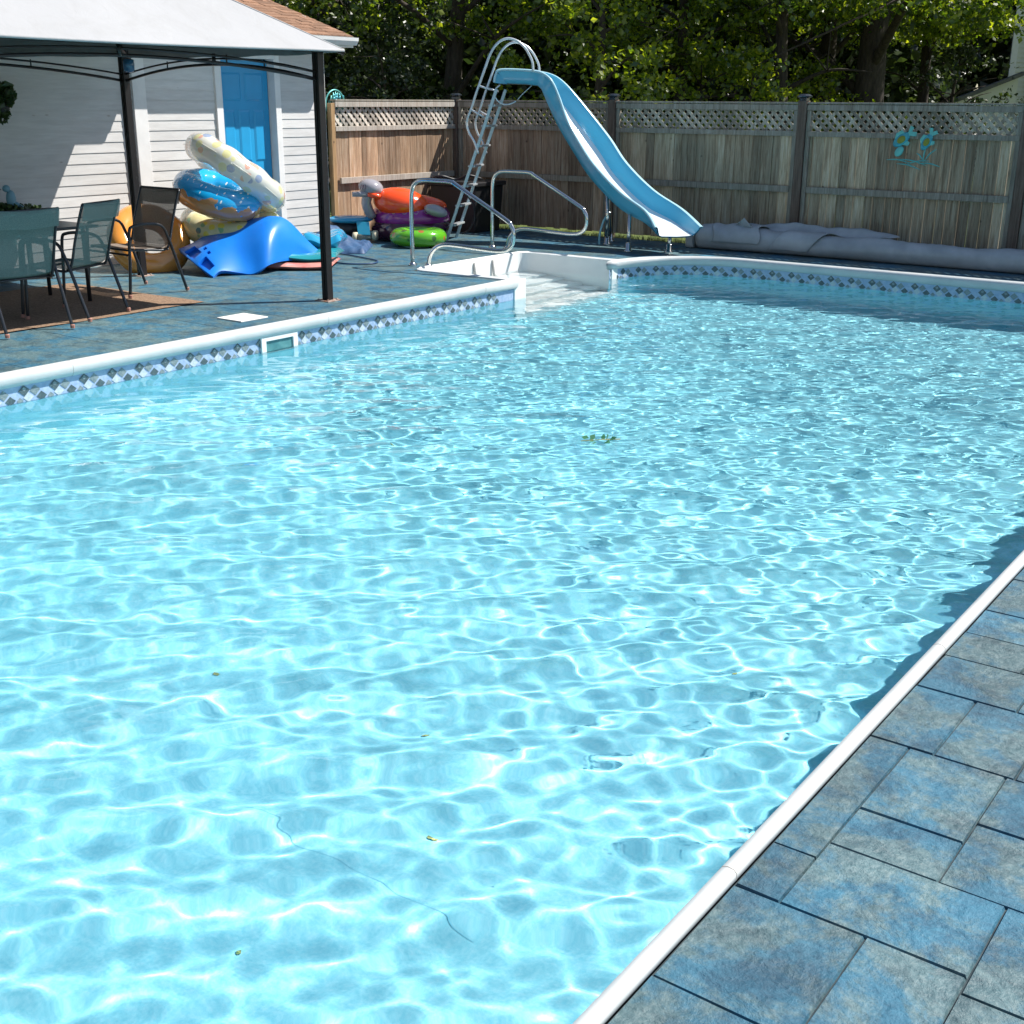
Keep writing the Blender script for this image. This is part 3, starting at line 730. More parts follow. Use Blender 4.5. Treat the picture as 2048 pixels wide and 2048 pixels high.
# ---------------------------------------------------------------- rug and patio set
rg = MB(); rgv = [(-8.74, 7.28), (-10.68, 7.24), (-10.7, 4.2), (-8.76, 4.2)]
K = 12; vs = []
for j in range(K + 1):
    for i in range(K + 1):
        u, v_ = i / K, j / K; a = Vector(rgv[0]).lerp(Vector(rgv[1]), u); b = Vector(rgv[3]).lerp(Vector(rgv[2]), u); p = a.lerp(b, v_)
        e = .012 * math.sin(u * 11 + v_ * 4) if (i in (0, K) or j in (0, K)) else 0
        vs.append((p.x + e, p.y + e * .6, .007 + .004 * math.sin(u * 9 + 2 * v_) * math.sin(v_ * 13)))
top = [(j * (K + 1) + i, j * (K + 1) + i + 1, (j + 1) * (K + 1) + i + 1, (j + 1) * (K + 1) + i) for j in range(K) for i in range(K)]
rg.add(vs, top); tag(rg.build('rug', M_RUG, smooth=True), 'brown woven outdoor rug under the patio chairs, one corner in sun', 'rug')

def make_chair(sling, name='patio_chair'):
    t = thing(name, '-', 'chair')
    w2 = .28
    for sx in (-1, 1):
        m = MB(); x = sx * w2
        m.tube(smoothpts([(x, .30, .0), (x, .27, .30), (x, .25, .58), (x, .20, .635), (x, .05, .645), (x, -.10, .62), (x, -.17, .50), (x, -.26, .24), (x, -.34, 0)], 4), .0135, 8)
        s_ = m.build('side_frame', M_CHFRAME, t, smooth=True, local=True)
        for yy in (-.34, .30): m = MB(); m.lathe([(.017, 0), (.019, .025), (.014, .03)], (x, yy, 0), 8); m.build('foot_cap', M_FOOT, s_, local=True)
    m = MB()
    for sx in (-1, 1):
        x = sx * (w2 - .03)
        m.tube(smoothpts([(x, .25, .42), (x, .05, .41), (x, -.14, .395), (x, -.20, .45), (x, -.25, .62), (x, -.31, .80), (x, -.36, .93)], 4), .011, 8)
    m.tube([(-w2 + .03, .25, .42), (w2 - .03, .25, .42)], .010, 8); m.tube([(-w2, -.16, .40), (w2, -.16, .40)], .010, 8); m.tube([(-w2, .262, .38), (w2, .262, .38)], .010, 8)
    m.tube([(-w2 + .03, -.36, .93), (w2 - .03, -.36, .93)], .010, 8)
    m.build('seat_frame', M_CHFRAME, t, smooth=True, local=True)
    x = w2 - .025
    def strip(m, prof):
        n_ = len(prof); K_ = 8; vs = []
        for (y, z) in prof:
            for i in range(K_ + 1):
                u = i / K_; vs.append((-x + 2 * x * u, y, z - .012 * math.sin(math.pi * u)))
        m.add(vs, [(j * (K_ + 1) + i, j * (K_ + 1) + i + 1, (j + 1) * (K_ + 1) + i + 1, (j + 1) * (K_ + 1) + i) for j in range(n_ - 1) for i in range(K_)])
    m = MB(); strip(m, [(.25, .433), (.1, .425), (-.04, .418), (-.14, .408), (-.185, .44)]); m.build('seat', sling, t, smooth=True, local=True)
    m = MB(); strip(m, [(-.19, .44), (-.215, .52), (-.245, .62), (-.28, .72), (-.315, .82), (-.345, .90), (-.362, .942), (-.376, .938), (-.372, .90), (-.345, .80)]); m.build('backrest', sling, t, smooth=True, local=True)
    return t
ch1 = make_chair(M_SLING_G); G_ = 'patio chairs round the rug'
def place(c, x, y, rz, label): c.location = (x, y, .012); c.rotation_euler = (0, 0, rad(rz)); c['label'] = label; c['group'] = G_
ch2 = copytree(ch1); ch3 = make_chair(M_SLING_B)
place(ch1, -8.84, 5.46, 88, 'green sling patio chair at the left edge, its back to the pool')
place(ch2, -9.05, 6.14, 110, 'middle green sling patio chair turned slightly, its back to the pool')
ch3.scale = (1.16, 1, 1.0)
place(ch3, -9.72, 7.29, 178, 'brown sling patio chair beside the back gazebo post, nearest the floats')
tb = thing('patio_table', 'low dark legged patio table hidden behind the two green chairs', 'table', (-9.8, 5.8, 0))
m = MB()
m.box(-10.25, -9.45, 4.9, 6.75, .66, .685); m.build('tabletop', M_CHFRAME, tb, bevel=.006)
for x in (-10.15, -9.55):
    for y in (5.0, 6.65):
        m = MB(); m.tube([(x, y, .012), (x, y, .66)], .018, 8); m.build('leg', M_CHFRAME, tb, smooth=True)

# planter with a bird ornament against the shed, and a dark leafy hanging basket
pl = thing('planter', 'dark trough planter of low greenery on legs against the shed wall at left', 'planter', (-11.3, 6.9, 0))
m = MB(); m.box(-11.48, -11.12, 6.3, 7.42, .42, .66); m.build('trough', P('planter_brown', (.035, .03, .025), .8), pl, bevel=.01)
M_PLEG = P('planter_leg', (.04, .035, .03), .8)
for y in (6.4, 7.32):
    for x in (-11.45, -11.15): m = MB(); m.bar((x, y, 0), (x, y, .42), .04, .04); m.build('leg', M_PLEG, pl)
def leafball(m, c, rx, ry, rz, n_, s_, r_):
    for i in range(n_):
        while True:
            p = Vector((r_.uniform(-1, 1), r_.uniform(-1, 1), r_.uniform(-1, 1)))
            if p.length < 1: break
        q = Vector((c[0] + p.x * rx, c[1] + p.y * ry, c[2] + p.z * rz)); leaf(m, q, s_ * r_.uniform(.6, 1.3), r_)
def leaf(m, q, s_, r_):
    n_ = Vector((r_.gauss(0, 1), r_.gauss(0, 1), r_.gauss(0, 1) + .8)).normalized(); u = n_.orthogonal().normalized(); a = r_.uniform(0, 6.28)
    d = (u * math.cos(a) + n_.cross(u) * math.sin(a)) * s_; e = n_.cross(d.normalized()) * s_ * .42; b = n_ * s_ * r_.uniform(-.18, .1)
    m.add([q - d * .5, q - e + b, q + d * .62, q + e + b], [(0, 1, 2), (0, 2, 3)])
def leaf_material(name, c1, c2, c3, trans=.5):
    m = bpy.data.materials.new(name); m.use_nodes = True; t = m.node_tree; t.nodes.clear()
    out = N(t, 'ShaderNodeOutputMaterial'); g = N(t, 'ShaderNodeNewGeometry')
    c = ramp(t, g.outputs['Random Per Island'], [(0, c1), (.5, c2), (1, c3)])
    d = N(t, 'ShaderNodeBsdfDiffuse'); tr = N(t, 'ShaderNodeBsdfTranslucent'); gl = N(t, 'ShaderNodeBsdfGlossy'); gl.inputs['Roughness'].default_value = .4
    t.links.new(c, d.inputs[0]); hs = N(t, 'ShaderNodeHueSaturation'); hs.inputs['Value'].default_value = 2.1; hs.inputs['Saturation'].default_value = 1.05; hs.inputs['Hue'].default_value = .487; t.links.new(c, hs.inputs['Color']); t.links.new(hs.outputs[0], tr.inputs[0])
    mx = N(t, 'ShaderNodeMixShader'); mx.inputs[0].default_value = trans; t.links.new(d.outputs[0], mx.inputs[1]); t.links.new(tr.outputs[0], mx.inputs[2])
    m2 = N(t, 'ShaderNodeMixShader'); m2.inputs[0].default_value = .06; t.links.new(mx.outputs[0], m2.inputs[1]); t.links.new(gl.outputs[0], m2.inputs[2])
    t.links.new(m2.outputs[0], out.inputs[0]); return m
M_LEAFD = leaf_material('dark_leaves', (.02, .045, .015), (.035, .07, .02), (.06, .10, .03), .3)
r_ = random.Random(8)
m = MB(); leafball(m, (-11.3, 6.9, .69), .17, .54, .07, 700, .05, r_); m.build('foliage', M_LEAFD, pl)
bird = thing('bird_ornament', 'pale blue bird ornament standing among the greenery of the planter', 'ornament', (-11.25, 7.06, .7))
m = MB(); m.ellipsoid((-11.25, 7.06, .80), .04, .05, .085); m.ellipsoid((-11.25, 7.02, .90), .03, .04, .035); m.tube([(-11.25, 7.08, .76), (-11.25, 7.20, .70)], [.03, .01], 8)
m.build('body', P('bird_blue', (.16, .32, .40), .5), bird, smooth=True)
m = MB(); m.lathe([(.004, 0), (.012, .02)], (-11.25, 6.965, .895), 6, Matrix.Rotation(rad(90), 3, 'X')); m.build('beak', P('beak_grey', (.2, .2, .18), .6), bird)
hb = XY(-5.03, 12.5); bk = thing('hanging_basket', 'dark leafy hanging basket at the left edge in front of the shed', 'hanging basket', (hb.x, hb.y, 1.7))
m = MB(); leafball(m, (hb.x, hb.y, 1.77), .17, .17, .13, 420, .09, r_); leafball(m, (hb.x, hb.y, 1.62), .09, .09, .12, 120, .07, r_); m.build('foliage', M_LEAFD, bk)
m = MB(); m.lathe([(.02, 1.56), (.09, 1.62), (.11, 1.70)], (hb.x, hb.y, 0), 14); m.build('pot', M_RUBBER, bk, smooth=True)
m = MB(); m.tube([(hb.x, hb.y, 1.70), (hb.x, hb.y, 2.2)], .004, 5); m.build('chain', M_RUBBER, bk)

# ---------------------------------------------------------------- slide
sld = thing('pool_slide', 'light blue curved pool slide with steel ladder and hoop handrails', 'pool slide', tuple(XY(.6, 16)))
RL = [(-.26, 16.15, 1.96), (-.24, 16.15, 2.05), (-.17, 16.15, 2.11), (.22, 16.15, 2.10), (.37, 16.11, 2.06), (.47, 16.06, 1.97), (.56, 16.05, 1.79), (.66, 16.02, 1.53), (.80, 15.87, 1.28), (.99, 15.58, 1.00), (1.29, 15.24, .70), (1.58, 14.97, .50), (1.68, 14.66, .33)]
RR = [(-.26, 16.71, 1.96), (-.24, 16.71, 2.05), (-.14, 16.71, 2.11), (.27, 16.71, 2.10), (.48, 16.66, 2.06), (.63, 16.59, 1.97), (.81, 16.53, 1.79), (1.03, 16.42, 1.53), (1.23, 16.23, 1.28), (1.42, 15.94, 1.00), (1.73, 15.59, .70), (2.05, 15.25, .50), (2.23, 14.76, .33)]
Ls = smoothpts(RL, 5); Rs = smoothpts(RR, 5); secs = []
nn = len(Ls)
for i in range(nn):
    L_, R_ = Ls[i], Rs[i]; c = (L_ + R_) / 2
    tg_ = ((Ls[min(i + 1, nn - 1)] + Rs[min(i + 1, nn - 1)]) - (Ls[max(i - 1, 0)] + Rs[max(i - 1, 0)])).normalized()
    s_ = (R_ - L_); W_ = s_.length; s_ = s_.normalized(); up = s_.cross(tg_).normalized()
    if up.z < 0: up = -up
    t_ = i / (nn - 1)
    dep = .15 + .05 * min(1, max(0, (t_ - .3) / .2)) 
    if t_ > .86: dep *= 1 - .45 * (t_ - .86) / .14
    flare = .0
    prof = [(-.022, -.012), (-.020, .006), (.0, .012), (.018, .004), (.032, -.03), (.040, -dep * .55), (.055, -dep * .9), (.085, -dep), (W_ / 2, -dep - .006), (W_ - .15, -dep), (W_ - .095, -dep * .90), (W_ - .055, -dep * .55), (W_ - .038, -.03), (W_ - .018, .004), (W_, .012), (W_ + .020, .006), (W_ + .022, -.012), (W_ - .012, -.02),
            (W_ - .037, -dep * .6), (W_ - .083, -dep * .96), (W_ - .14, -dep - .018), (W_ / 2, -dep - .022), (.08, -dep - .018), (.045, -dep - .002), (.026, -dep * .6), (.012, -.02)]
    secs.append([XY(*(L_ + s_ * u + up * v_)) for u, v_ in prof])
fm = bpy.data.objects.new('flume', None); COL.objects.link(fm); fm.parent = sld
NS = len(secs[0])
def strip_(i0, i1, nm, mat):
    m = MB(); k_ = i1 - i0 + 1; vs = [sc_[(i0 + j) % NS] for sc_ in secs for j in range(k_)]
    m.add(vs, [(i * k_ + j, i * k_ + j + 1, (i + 1) * k_ + j + 1, (i + 1) * k_ + j) for i in range(len(secs) - 1) for j in range(k_ - 1)]); return m.build(nm, mat, fm, smooth=True)
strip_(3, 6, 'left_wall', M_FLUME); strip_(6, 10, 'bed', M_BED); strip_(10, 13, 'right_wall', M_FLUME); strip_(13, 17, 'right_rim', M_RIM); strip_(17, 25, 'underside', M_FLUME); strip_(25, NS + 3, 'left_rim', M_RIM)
def xz(p, y): return XY(p[0], y, p[1])
def rail_bar(y, dx=0):
    m = MB(); m.bar(XY(-.88 + dx, y, 0), XY(-.225 + dx, y, 1.88), .04, .10, up=XY(0, 1, 0) - XY(0, 0, 0)); m.build('ladder_rail', M_ALU, sld, bevel=.006)
rail_bar(16.17); rail_bar(16.68, .11)
for k in range(7):
    t_ = (k + .8) / 7.6; x = -.88 + .655 * t_; z = 1.88 * t_
    m = MB(); m.bar(XY(x + .005, 16.2, z), XY(x + .115, 16.65, z), .09, .025); m.build('ladder_step', M_ALUL, sld, bevel=.005)
HR = [(-.455, 1.10), (-.509, 1.249), (-.575, 1.36), (-.60, 1.49), (-.545, 1.64), (-.488, 1.807), (-.425, 1.975), (-.356, 2.16), (-.315, 2.265), (-.25, 2.376), (-.17, 2.445), (-.078, 2.47), (.033, 2.44), (.125, 2.366), (.19, 2.268), (.222, 2.19), (.232, 2.09)]
for y in (16.12, 16.70):
    xz = lambda p, y_: XY(p[0] + (.09 if y_ > 16.5 else 0), y_, p[1] - (.02 if y_ > 16.5 else 0))
    m = MB(); m.tube([xz(p, y) for p in smoothpts([(a, b, 0) for a, b in HR], 4)], .0155, 8)
    m.tube([xz((-.455, 1.92), y), xz((-.30, 1.87), y)], .012, 8); m.tube([xz((-.54, 1.63), y), xz((-.38, 1.54), y)], .012, 8)
    m.build('handrail', M_ALUL, sld, smooth=True)
def leg(p, top, r0=.024, flange=True):
    m = MB(); m.tube([XY(p[0], p[1], .01), XY(top[0], top[1], top[2])], r0, 12)
    if flange: m.lathe([(.055, 0), (.055, .012), (.036, .02), (.034, .10), (r0, .105)], XY(p[0], p[1], 0), 16)
    m.build('leg', M_STEEL, sld, smooth=True)
leg((1.20, 15.9), (1.19, 15.86, .66), .03); leg((1.27, 16.25), (1.20, 16.10, .88), .024)
leg((1.402, 15.137), (1.41, 15.17, .44)); leg((1.89, 15.06), (1.90, 15.06, .24))
m = MB(); m.tube([XY(*p) for p in smoothpts([(1.10, 15.88, .0), (1.10, 15.88, .12), (1.14, 15.88, .28), (1.19, 15.87, .40), (1.17, 15.87, .62)], 5)], .013, 8)
m.build('water_hose', vinyl('hose_blue', (.25, .55, .65), .3), sld, smooth=True)
m = MB(); m.tube([XY(1.165, 15.86, .405), XY(1.235, 15.86, .40)], .012, 8); m.tube([XY(*p) for p in smoothpts([(.226, 16.3, 1.93), (.10, 16.3, 1.82), (.039, 16.3, 1.75)], 4)], .006, 6)
m.tube([XY(*p) for p in smoothpts([(.02, 16.25, 1.735), (-.06, 16.25, 1.70), (-.15, 16.25, 1.70), (-.23, 16.22, 1.76), (-.25, 16.2, 1.86), (-.18, 16.2, 1.93)], 4)], .011, 6); m.build('hose_tail', M_ALUL, sld, smooth=True)
# bundle of dark hose by the ladder
hs_ = MB(); hs_.tube([XY(*p) for p in smoothpts([(-.62, 16.3, .58), (-.53, 16.3, .45), (-.52, 16.3, .28), (-.58, 16.3, .14), (-.68, 16.3, .08)], 6)], .010, 8); tag(hs_.build('cable', M_RUBBER, smooth=True), 'thin dark cable hanging in a loop beside the slide ladder', 'cable')

# handrails at the steps
def handrail(x0, y0, label):
    t = thing('pool_handrail', label, 'handrail', (x0, y0, 0), group='steel handrails at the pool steps')
    pts = [(0, .01), (0, .60), (.01, .80), (.055, .885), (.15, .925), (.36, .93), (.56, .925), (.66, .88), (1.26, .585), (1.35, .52), (1.385, .44), (1.37, .335), (1.30, .27), (1.18, .248), (.95, .252), (.52, .268), (.36, .235), (.26, .14), (.225, .01)]
    m = MB(); m.tube(smoothpts([(x0 + u, y0 + .0 * u, v_) for u, v_ in pts], 5), .0225, 14); m.build('rail', M_STEEL, t, smooth=True)
    for u in (0, .225):
        m = MB(); m.lathe([(.05, 0), (.048, .018), (.032, .032), (.025, .045)], (x0 + u, y0, 0), 18); m.build('escutcheon', M_STEEL, t, smooth=True)
handrail(-8.94, 10.40, 'nearer bent steel handrail, in front of the slide ladder')
handrail(-9.27, 12.31, 'farther bent steel handrail, nearer the slide legs')

# ---------------------------------------------------------------- pool floats heaped by the shed door
M_ORANGE = vinyl('float_orange', (.74, .29, .05), c2=(.80, .36, .09), nscale=3)
def donut_material():
    m, t, b = newmat('donut_vinyl'); b.inputs['Roughness'].default_value = .15; b.inputs['Coat Weight'].default_value = .6
    tc = N(t, 'ShaderNodeTexCoord'); sp = N(t, 'ShaderNodeSeparateXYZ'); t.links.new(tc.outputs['Object'], sp.inputs[0])
    nz = noise(t, coord(t, 'obj'), 6.5, 2, .4)
    ma = N(t, 'ShaderNodeMath', operation='MULTIPLY_ADD'); ma.inputs[1].default_value = .32; t.links.new(nz, ma.inputs[0]); t.links.new(sp.outputs['Z'], ma.inputs[2])
    f = ramp(t, ma.outputs[0], [(.165, (0, 0, 0)), (.17, (1, 1, 1))])
    v = N(t, 'ShaderNodeTexVoronoi'); v.inputs['Scale'].default_value = 9; t.links.new(coord(t, 'obj', (1, 2.8, 1)), v.inputs['Vector'])
    spr = ramp(t, v.outputs['Distance'], [(.17, (1, 1, 1)), (.19, (0, 0, 0))])
    ice = mix(t, spr, (.01, .33, .66), (.85, .88, .86))
    t.links.new(mix(t, f, (.56, .25, .09), ice), b.inputs['Base Color']); return m
M_DONUT = donut_material()
def dotted(name, base, spots, scale, thr=.26, alpha=1.0, rough=.15):
    m, t, b = newmat(name); b.inputs['Roughness'].default_value = rough; b.inputs['Coat Weight'].default_value = .6
    v = N(t, 'ShaderNodeTexVoronoi'); v.inputs['Scale'].default_value = scale; t.links.new(coord(t, 'obj'), v.inputs['Vector'])
    sp = N(t, 'ShaderNodeSeparateColor'); t.links.new(v.outputs['Color'], sp.inputs[0])
    sc = ramp(t, sp.outputs[0], spots, 'CONSTANT')
    f = ramp(t, v.outputs['Distance'], [(thr, (1, 1, 1)), (thr + .05, (0, 0, 0))])
    t.links.new(mix(t, f, base, sc), b.inputs['Base Color']); b.inputs['Alpha'].default_value = alpha; return m
M_CLEAR = dotted('clear_vinyl_print', (.74, .74, .66), [(0, (.80, .42, .30)), (.3, (.78, .74, .35)), (.55, (.74, .74, .66)), (.8, (.30, .38, .55))], 9, .42, .80)
M_YELLOW = dotted('yellow_print_vinyl', (.62, .60, .34), [(0, (.70, .62, .10)), (.4, (.10, .22, .22)), (.55, (.66, .64, .40)), (.8, (.25, .45, .25))], 12, .4)
M_LOUNGE = P('blue_foam', (.008, .17, .66), .32, c2=(.01, .20, .72), nscale=3, Coat_Weight=.25, Coat_Roughness=.2)
M_TEAL = vinyl('teal_vinyl', (.02, .26, .30)); M_PINK = vinyl('pink_vinyl', (.62, .17, .15), c2=(.70, .35, .28), nscale=6); M_CYAN = vinyl('cyan_vinyl', (.02, .28, .50))
def ring(name, label, c, nrm, R, r, mat, part='tube', valve=True, group='inflatable rings in the heap of floats', flat=1.0, wob=0):
    t = thing(name, label, 'swim ring', tuple(c), group=group)
    q = Vector(nrm).normalized().to_track_quat('Z', 'Y'); t.rotation_euler = q.to_euler()
    m = MB(); m.torus((0, 0, 0), (0, 0, 1), R, r, 96, 28, flat, wob or .03); tbm = m.build(part, mat, t, smooth=True, local=True)
    m = MB(); m.torus((0, 0, 0), (0, 0, 1), R + r * .985, .0045, 96, 6); m.build('seam', mat, tbm, smooth=True, local=True)
    if valve:
        m = MB(); m.lathe([(.016, r * flat * .96), (.016, r * flat + .012), (.009, r * flat + .022)], (R * .75, R * .66, 0), 10); m.build('valve', M_WHITE, t, smooth=True, local=True)
    return t
def nv(x, y, z): return XY(x, y, z)
ring('swim_ring', 'plain orange swim ring leaning behind the brown chair', XY(-3.90, 13.25, .30), nv(.42, -.66, .56), .30, .135, M_ORANGE)
ring('swim_ring', 'pale yellow patterned swim ring under the doughnut ring', XY(-3.12, 13.75, .43), nv(.10, -.18, .97), .40, .155, M_YELLOW)
ring('donut_ring', 'doughnut swim ring with blue icing and white sprinkles on the yellow ring', XY(-3.19, 13.50, .765), nv(.30, -.12, .94), .315, .165, M_DONUT)
ring('swim_ring', 'pale clear printed swim ring tilted on top of the heap before the blue door', XY(-3.02, 13.70, .985), nv(.53, .26, .78), .46, .145, M_CLEAR, wob=.12)
ring('swim_ring', 'pale printed swim ring at the very bottom of the heap, mostly covered by the lounger', XY(-3.1, 13.85, .15), nv(0, 0, 1), .36, .14, M_YELLOW, valve=False)
# blue foam lounger: bottom edge on the deck, upper edge on the heap
lg = thing('foam_lounger', 'bright blue curved foam lounger leaning on the heap, cup holders at its lower left end', 'pool lounger', tuple(XY(-2.8, 13.1)))
B_ = [(-3.085, 12.60, .015), (-3.02, 12.72, .06), (-2.86, 12.80, .03), (-2.72, 12.84, .015), (-2.55, 12.93, .10), (-2.42, 13.25, .10), (-2.25, 13.55, .05), (-2.10, 13.62, .03)]
T_ = [(-3.55, 13.10, .235), (-3.40, 13.18, .30), (-3.18, 13.35, .44), (-2.92, 13.42, .50), (-2.62, 13.45, .55), (-2.45, 13.50, .50), (-2.26, 13.62, .27), (-2.10, 13.72, .10)]
Bs, Ts = smoothpts(B_, 6), smoothpts(T_, 6); nn = len(Bs); KK = 14; top_ = []; 
for i in range(nn):
    t_ = i / (nn - 1)
    for j in range(KK + 1):
        v_ = j / KK; p = Bs[i].lerp(Ts[i], v_)
        p = p + Vector((0, -.05 * math.sin(math.pi * v_), .10 * math.sin(math.pi * v_) * math.sin(math.pi * min(1, t_ * 1.1)) - .05 * math.exp(-((t_ - .36) / .12) ** 2) * math.sin(math.pi * v_)))
        top_.append(XY(*p))
holes = set()
for (i0, i1, j0, j1) in ((1, 5, 8, 12), (1, 5, 2, 6)):
    for i in range(i0, i1):
        for j in range(j0, j1): holes.add((i, j))
holes |= {(6, 6), (6, 8)}
m = MB(); Nn = (KK + 1); vs = list(top_); nrmv = []
for i in range(nn):
    for j in range(Nn):
        a = top_[min(i + 1, nn - 1) * Nn + j] - top_[max(i - 1, 0) * Nn + j]; b = top_[i * Nn + min(j + 1, KK)] - top_[i * Nn + max(j - 1, 0)]
        n_ = a.cross(b).normalized(); n_ = n_ if n_.z > 0 else -n_; nrmv.append(n_)
vs += [p - n_ * .042 for p, n_ in zip(top_, nrmv)]; off = nn * Nn; fs = []
cells = {(i, j) for i in range(nn - 1) for j in range(KK)} - holes
for (i, j) in cells:
    a, b, c, d = i * Nn + j, (i + 1) * Nn + j, (i + 1) * Nn + j + 1, i * Nn + j + 1
    fs += [(a, b, c, d), (d + off, c + off, b + off, a + off)]
    for (di, dj, p, q) in ((0, -1, a, b), (1, 0, b, c), (0, 1, c, d), (-1, 0, d, a)):
        if (i + di, j + dj) not in cells: fs.append((p, p + off, q + off, q))
m.add(vs, fs); lo = m.build('foam_mat', M_LOUNGE, lg, smooth=True)
bv = lo.modifiers.new('bevel', 'BEVEL'); bv.width = .012; bv.segments = 3; bv.limit_method = 'ANGLE'; bv.angle_limit = rad(50)
m = MB(); vs2 = []
for i in range(0, 9):
    for j in range(Nn): vs2.append(top_[i * Nn + j] - nrmv[i * Nn + j] * .046)
m.add(vs2, [(i * Nn + j, (i + 1) * Nn + j, (i + 1) * Nn + j + 1, i * Nn + j + 1) for i in range(8) for j in range(KK)]); m.build('holder_base', M_LOUNGE, lg, smooth=True)
def airmat(name, label, x0, x1, y0, y1, z, th, mat, ribs=5, dz=.02, cat='air mattress'):
    K1, K2 = 40, 30; vs = []
    for s_ in (1, -1):
        for i in range(K1 + 1):
            for j in range(K2 + 1):
                u, v_ = i / K1, j / K2
                e = min(1, min(u, 1 - u) * 9) ** .5 * min(1, min(v_, 1 - v_) * 9) ** .5
                h = th / 2 * e * (.72 + .28 * abs(math.sin(math.pi * ribs * v_)))
                vs.append(XY(x0 + (x1 - x0) * u, y0 + (y1 - y0) * v_ + .06 * u * u, z + s_ * h + dz * math.sin(u * 7 + v_ * 3)))
    n_ = (K1 + 1) * (K2 + 1); fs = []
    for i in range(K1):
        for j in range(K2):
            a, b, c, d = i * (K2 + 1) + j, (i + 1) * (K2 + 1) + j, (i + 1) * (K2 + 1) + j + 1, i * (K2 + 1) + j + 1
            fs += [(a, b, c, d), (d + n_, c + n_, b + n_, a + n_)]
    o = MB().add(vs, fs).build(name, mat, smooth=True); return tag(o, label, cat)
airmat('air_mattress', 'flat pink and coral air mattress at the bottom right of the heap', -2.75, -1.95, 13.15, 13.9, .045, .075, M_PINK, dz=.006)
airmat('air_mattress', 'teal folded air mattress lying on the pink one', -2.72, -1.92, 13.25, 14.0, .125, .08, M_TEAL, dz=.014)
airmat('air_mattress', 'cyan crumpled air mattress sticking out behind the right end of the lounger', -2.38, -1.93, 13.75, 14.4, .235, .14, M_CYAN, 3, .03)
tp = MB(); K1 = 26; vs = []
rr = random.Random(4)
for i in range(K1 + 1):
    for j in range(K1 + 1):
        u, v_ = i / K1, j / K1; h = .03 + .24 * math.exp(-((u - .45) ** 2 + (v_ - .5) ** 2) / .07) + .03 * abs(math.sin(u * 17 + v_ * 9)) + .02 * abs(math.sin(v_ * 23 - u * 6))
        if i in (0, K1) or j in (0, K1): h = .006
        vs.append(XY(-2.62 + .85 * u, 14.7 + .9 * v_, h))
tp.add(vs, [(i * (K1 + 1) + j, (i + 1) * (K1 + 1) + j, (i + 1) * (K1 + 1) + j + 1, i * (K1 + 1) + j + 1) for i in range(K1) for j in range(K1)])
tag(tp.build('tarpaulin', P('navy_fabric', (.015, .05, .13), .6, c2=(.03, .09, .2), nscale=5), smooth=True), 'crumpled dark blue fabric lying between the heap and the pool cleaner', 'fabric')

# robot pool cleaner with its cable
pc = thing('pool_cleaner', 'black and bright blue robot pool cleaner with cream wheels by the fence', 'pool cleaner', tuple(XY(-2.1, 16.2)))
R1 = Matrix.Rotation(rad(36 + 8), 3, 'Z')
m = MB(); m.ellipsoid(XY(-2.18, 16.25, .15), .25, .20, .15, R1); m.build('body', P('cleaner_black', (.015, .02, .03), .35), pc, smooth=True)
m = MB(); m.ellipsoid(XY(-2.12, 16.15, .275), .30, .20, .055, R1); m.build('cover', M_CYAN, pc, smooth=True)
m = MB()
a = XY(-2.02, 15.98, .25); b = XY(-1.85, 15.93, .25)
m.add([a, b, XY(-1.83, 15.85, .10), XY(-1.99, 15.89, .10), a + Vector((0, 0, .012)), b + Vector((0, 0, .012)), XY(-1.83, 15.835, .11), XY(-1.99, 15.875, .11)], [(0, 1, 2, 3), (7, 6, 5, 4), (0, 4, 5, 1), (1, 5, 6, 2), (2, 6, 7, 3), (3, 7, 4, 0)])
m.build('flap', vinyl('flap_blue', (.03, .33, .50), .3), pc)
M_CREAM = P('cream_foam', (.55, .50, .36), .8)
for (p, q) in (((-2.05, 15.88, .075), (-2.00, 15.87, .075)), ((-1.80, 15.92, .095), (-1.75, 15.91, .095))):
    m = MB(); m.tube([XY(*p), XY(*q)], .062, 18); m.build('wheel', M_CREAM, pc, smooth=True)
m = MB(); m.tube([XY(-2.0, 15.88, .07), XY(-1.80, 15.93, .085)], .045, 16); m.build('brush', P('brush_grey', (.25, .26, .22), .8), pc, smooth=True)
cb = MB(); cpts = [(-10.95, 11.0), (-10.6, 10.75), (-10.42, 10.66), (-10.09, 10.61), (-9.65, 10.48), (-9.46, 10.40), (-9.36, 10.2), (-9.52, 10.02), (-9.8, 10.02), (-10.2, 10.12), (-10.5, 10.3)]
cb.tube(smoothpts([(a, b, .012) for a, b in cpts], 6), .0085, 7); tag(cb.build('cleaner_cable', P('cable_blue', (.01, .05, .14), .45), smooth=True), 'dark blue cable looping across the deck from the pool cleaner', 'cable')

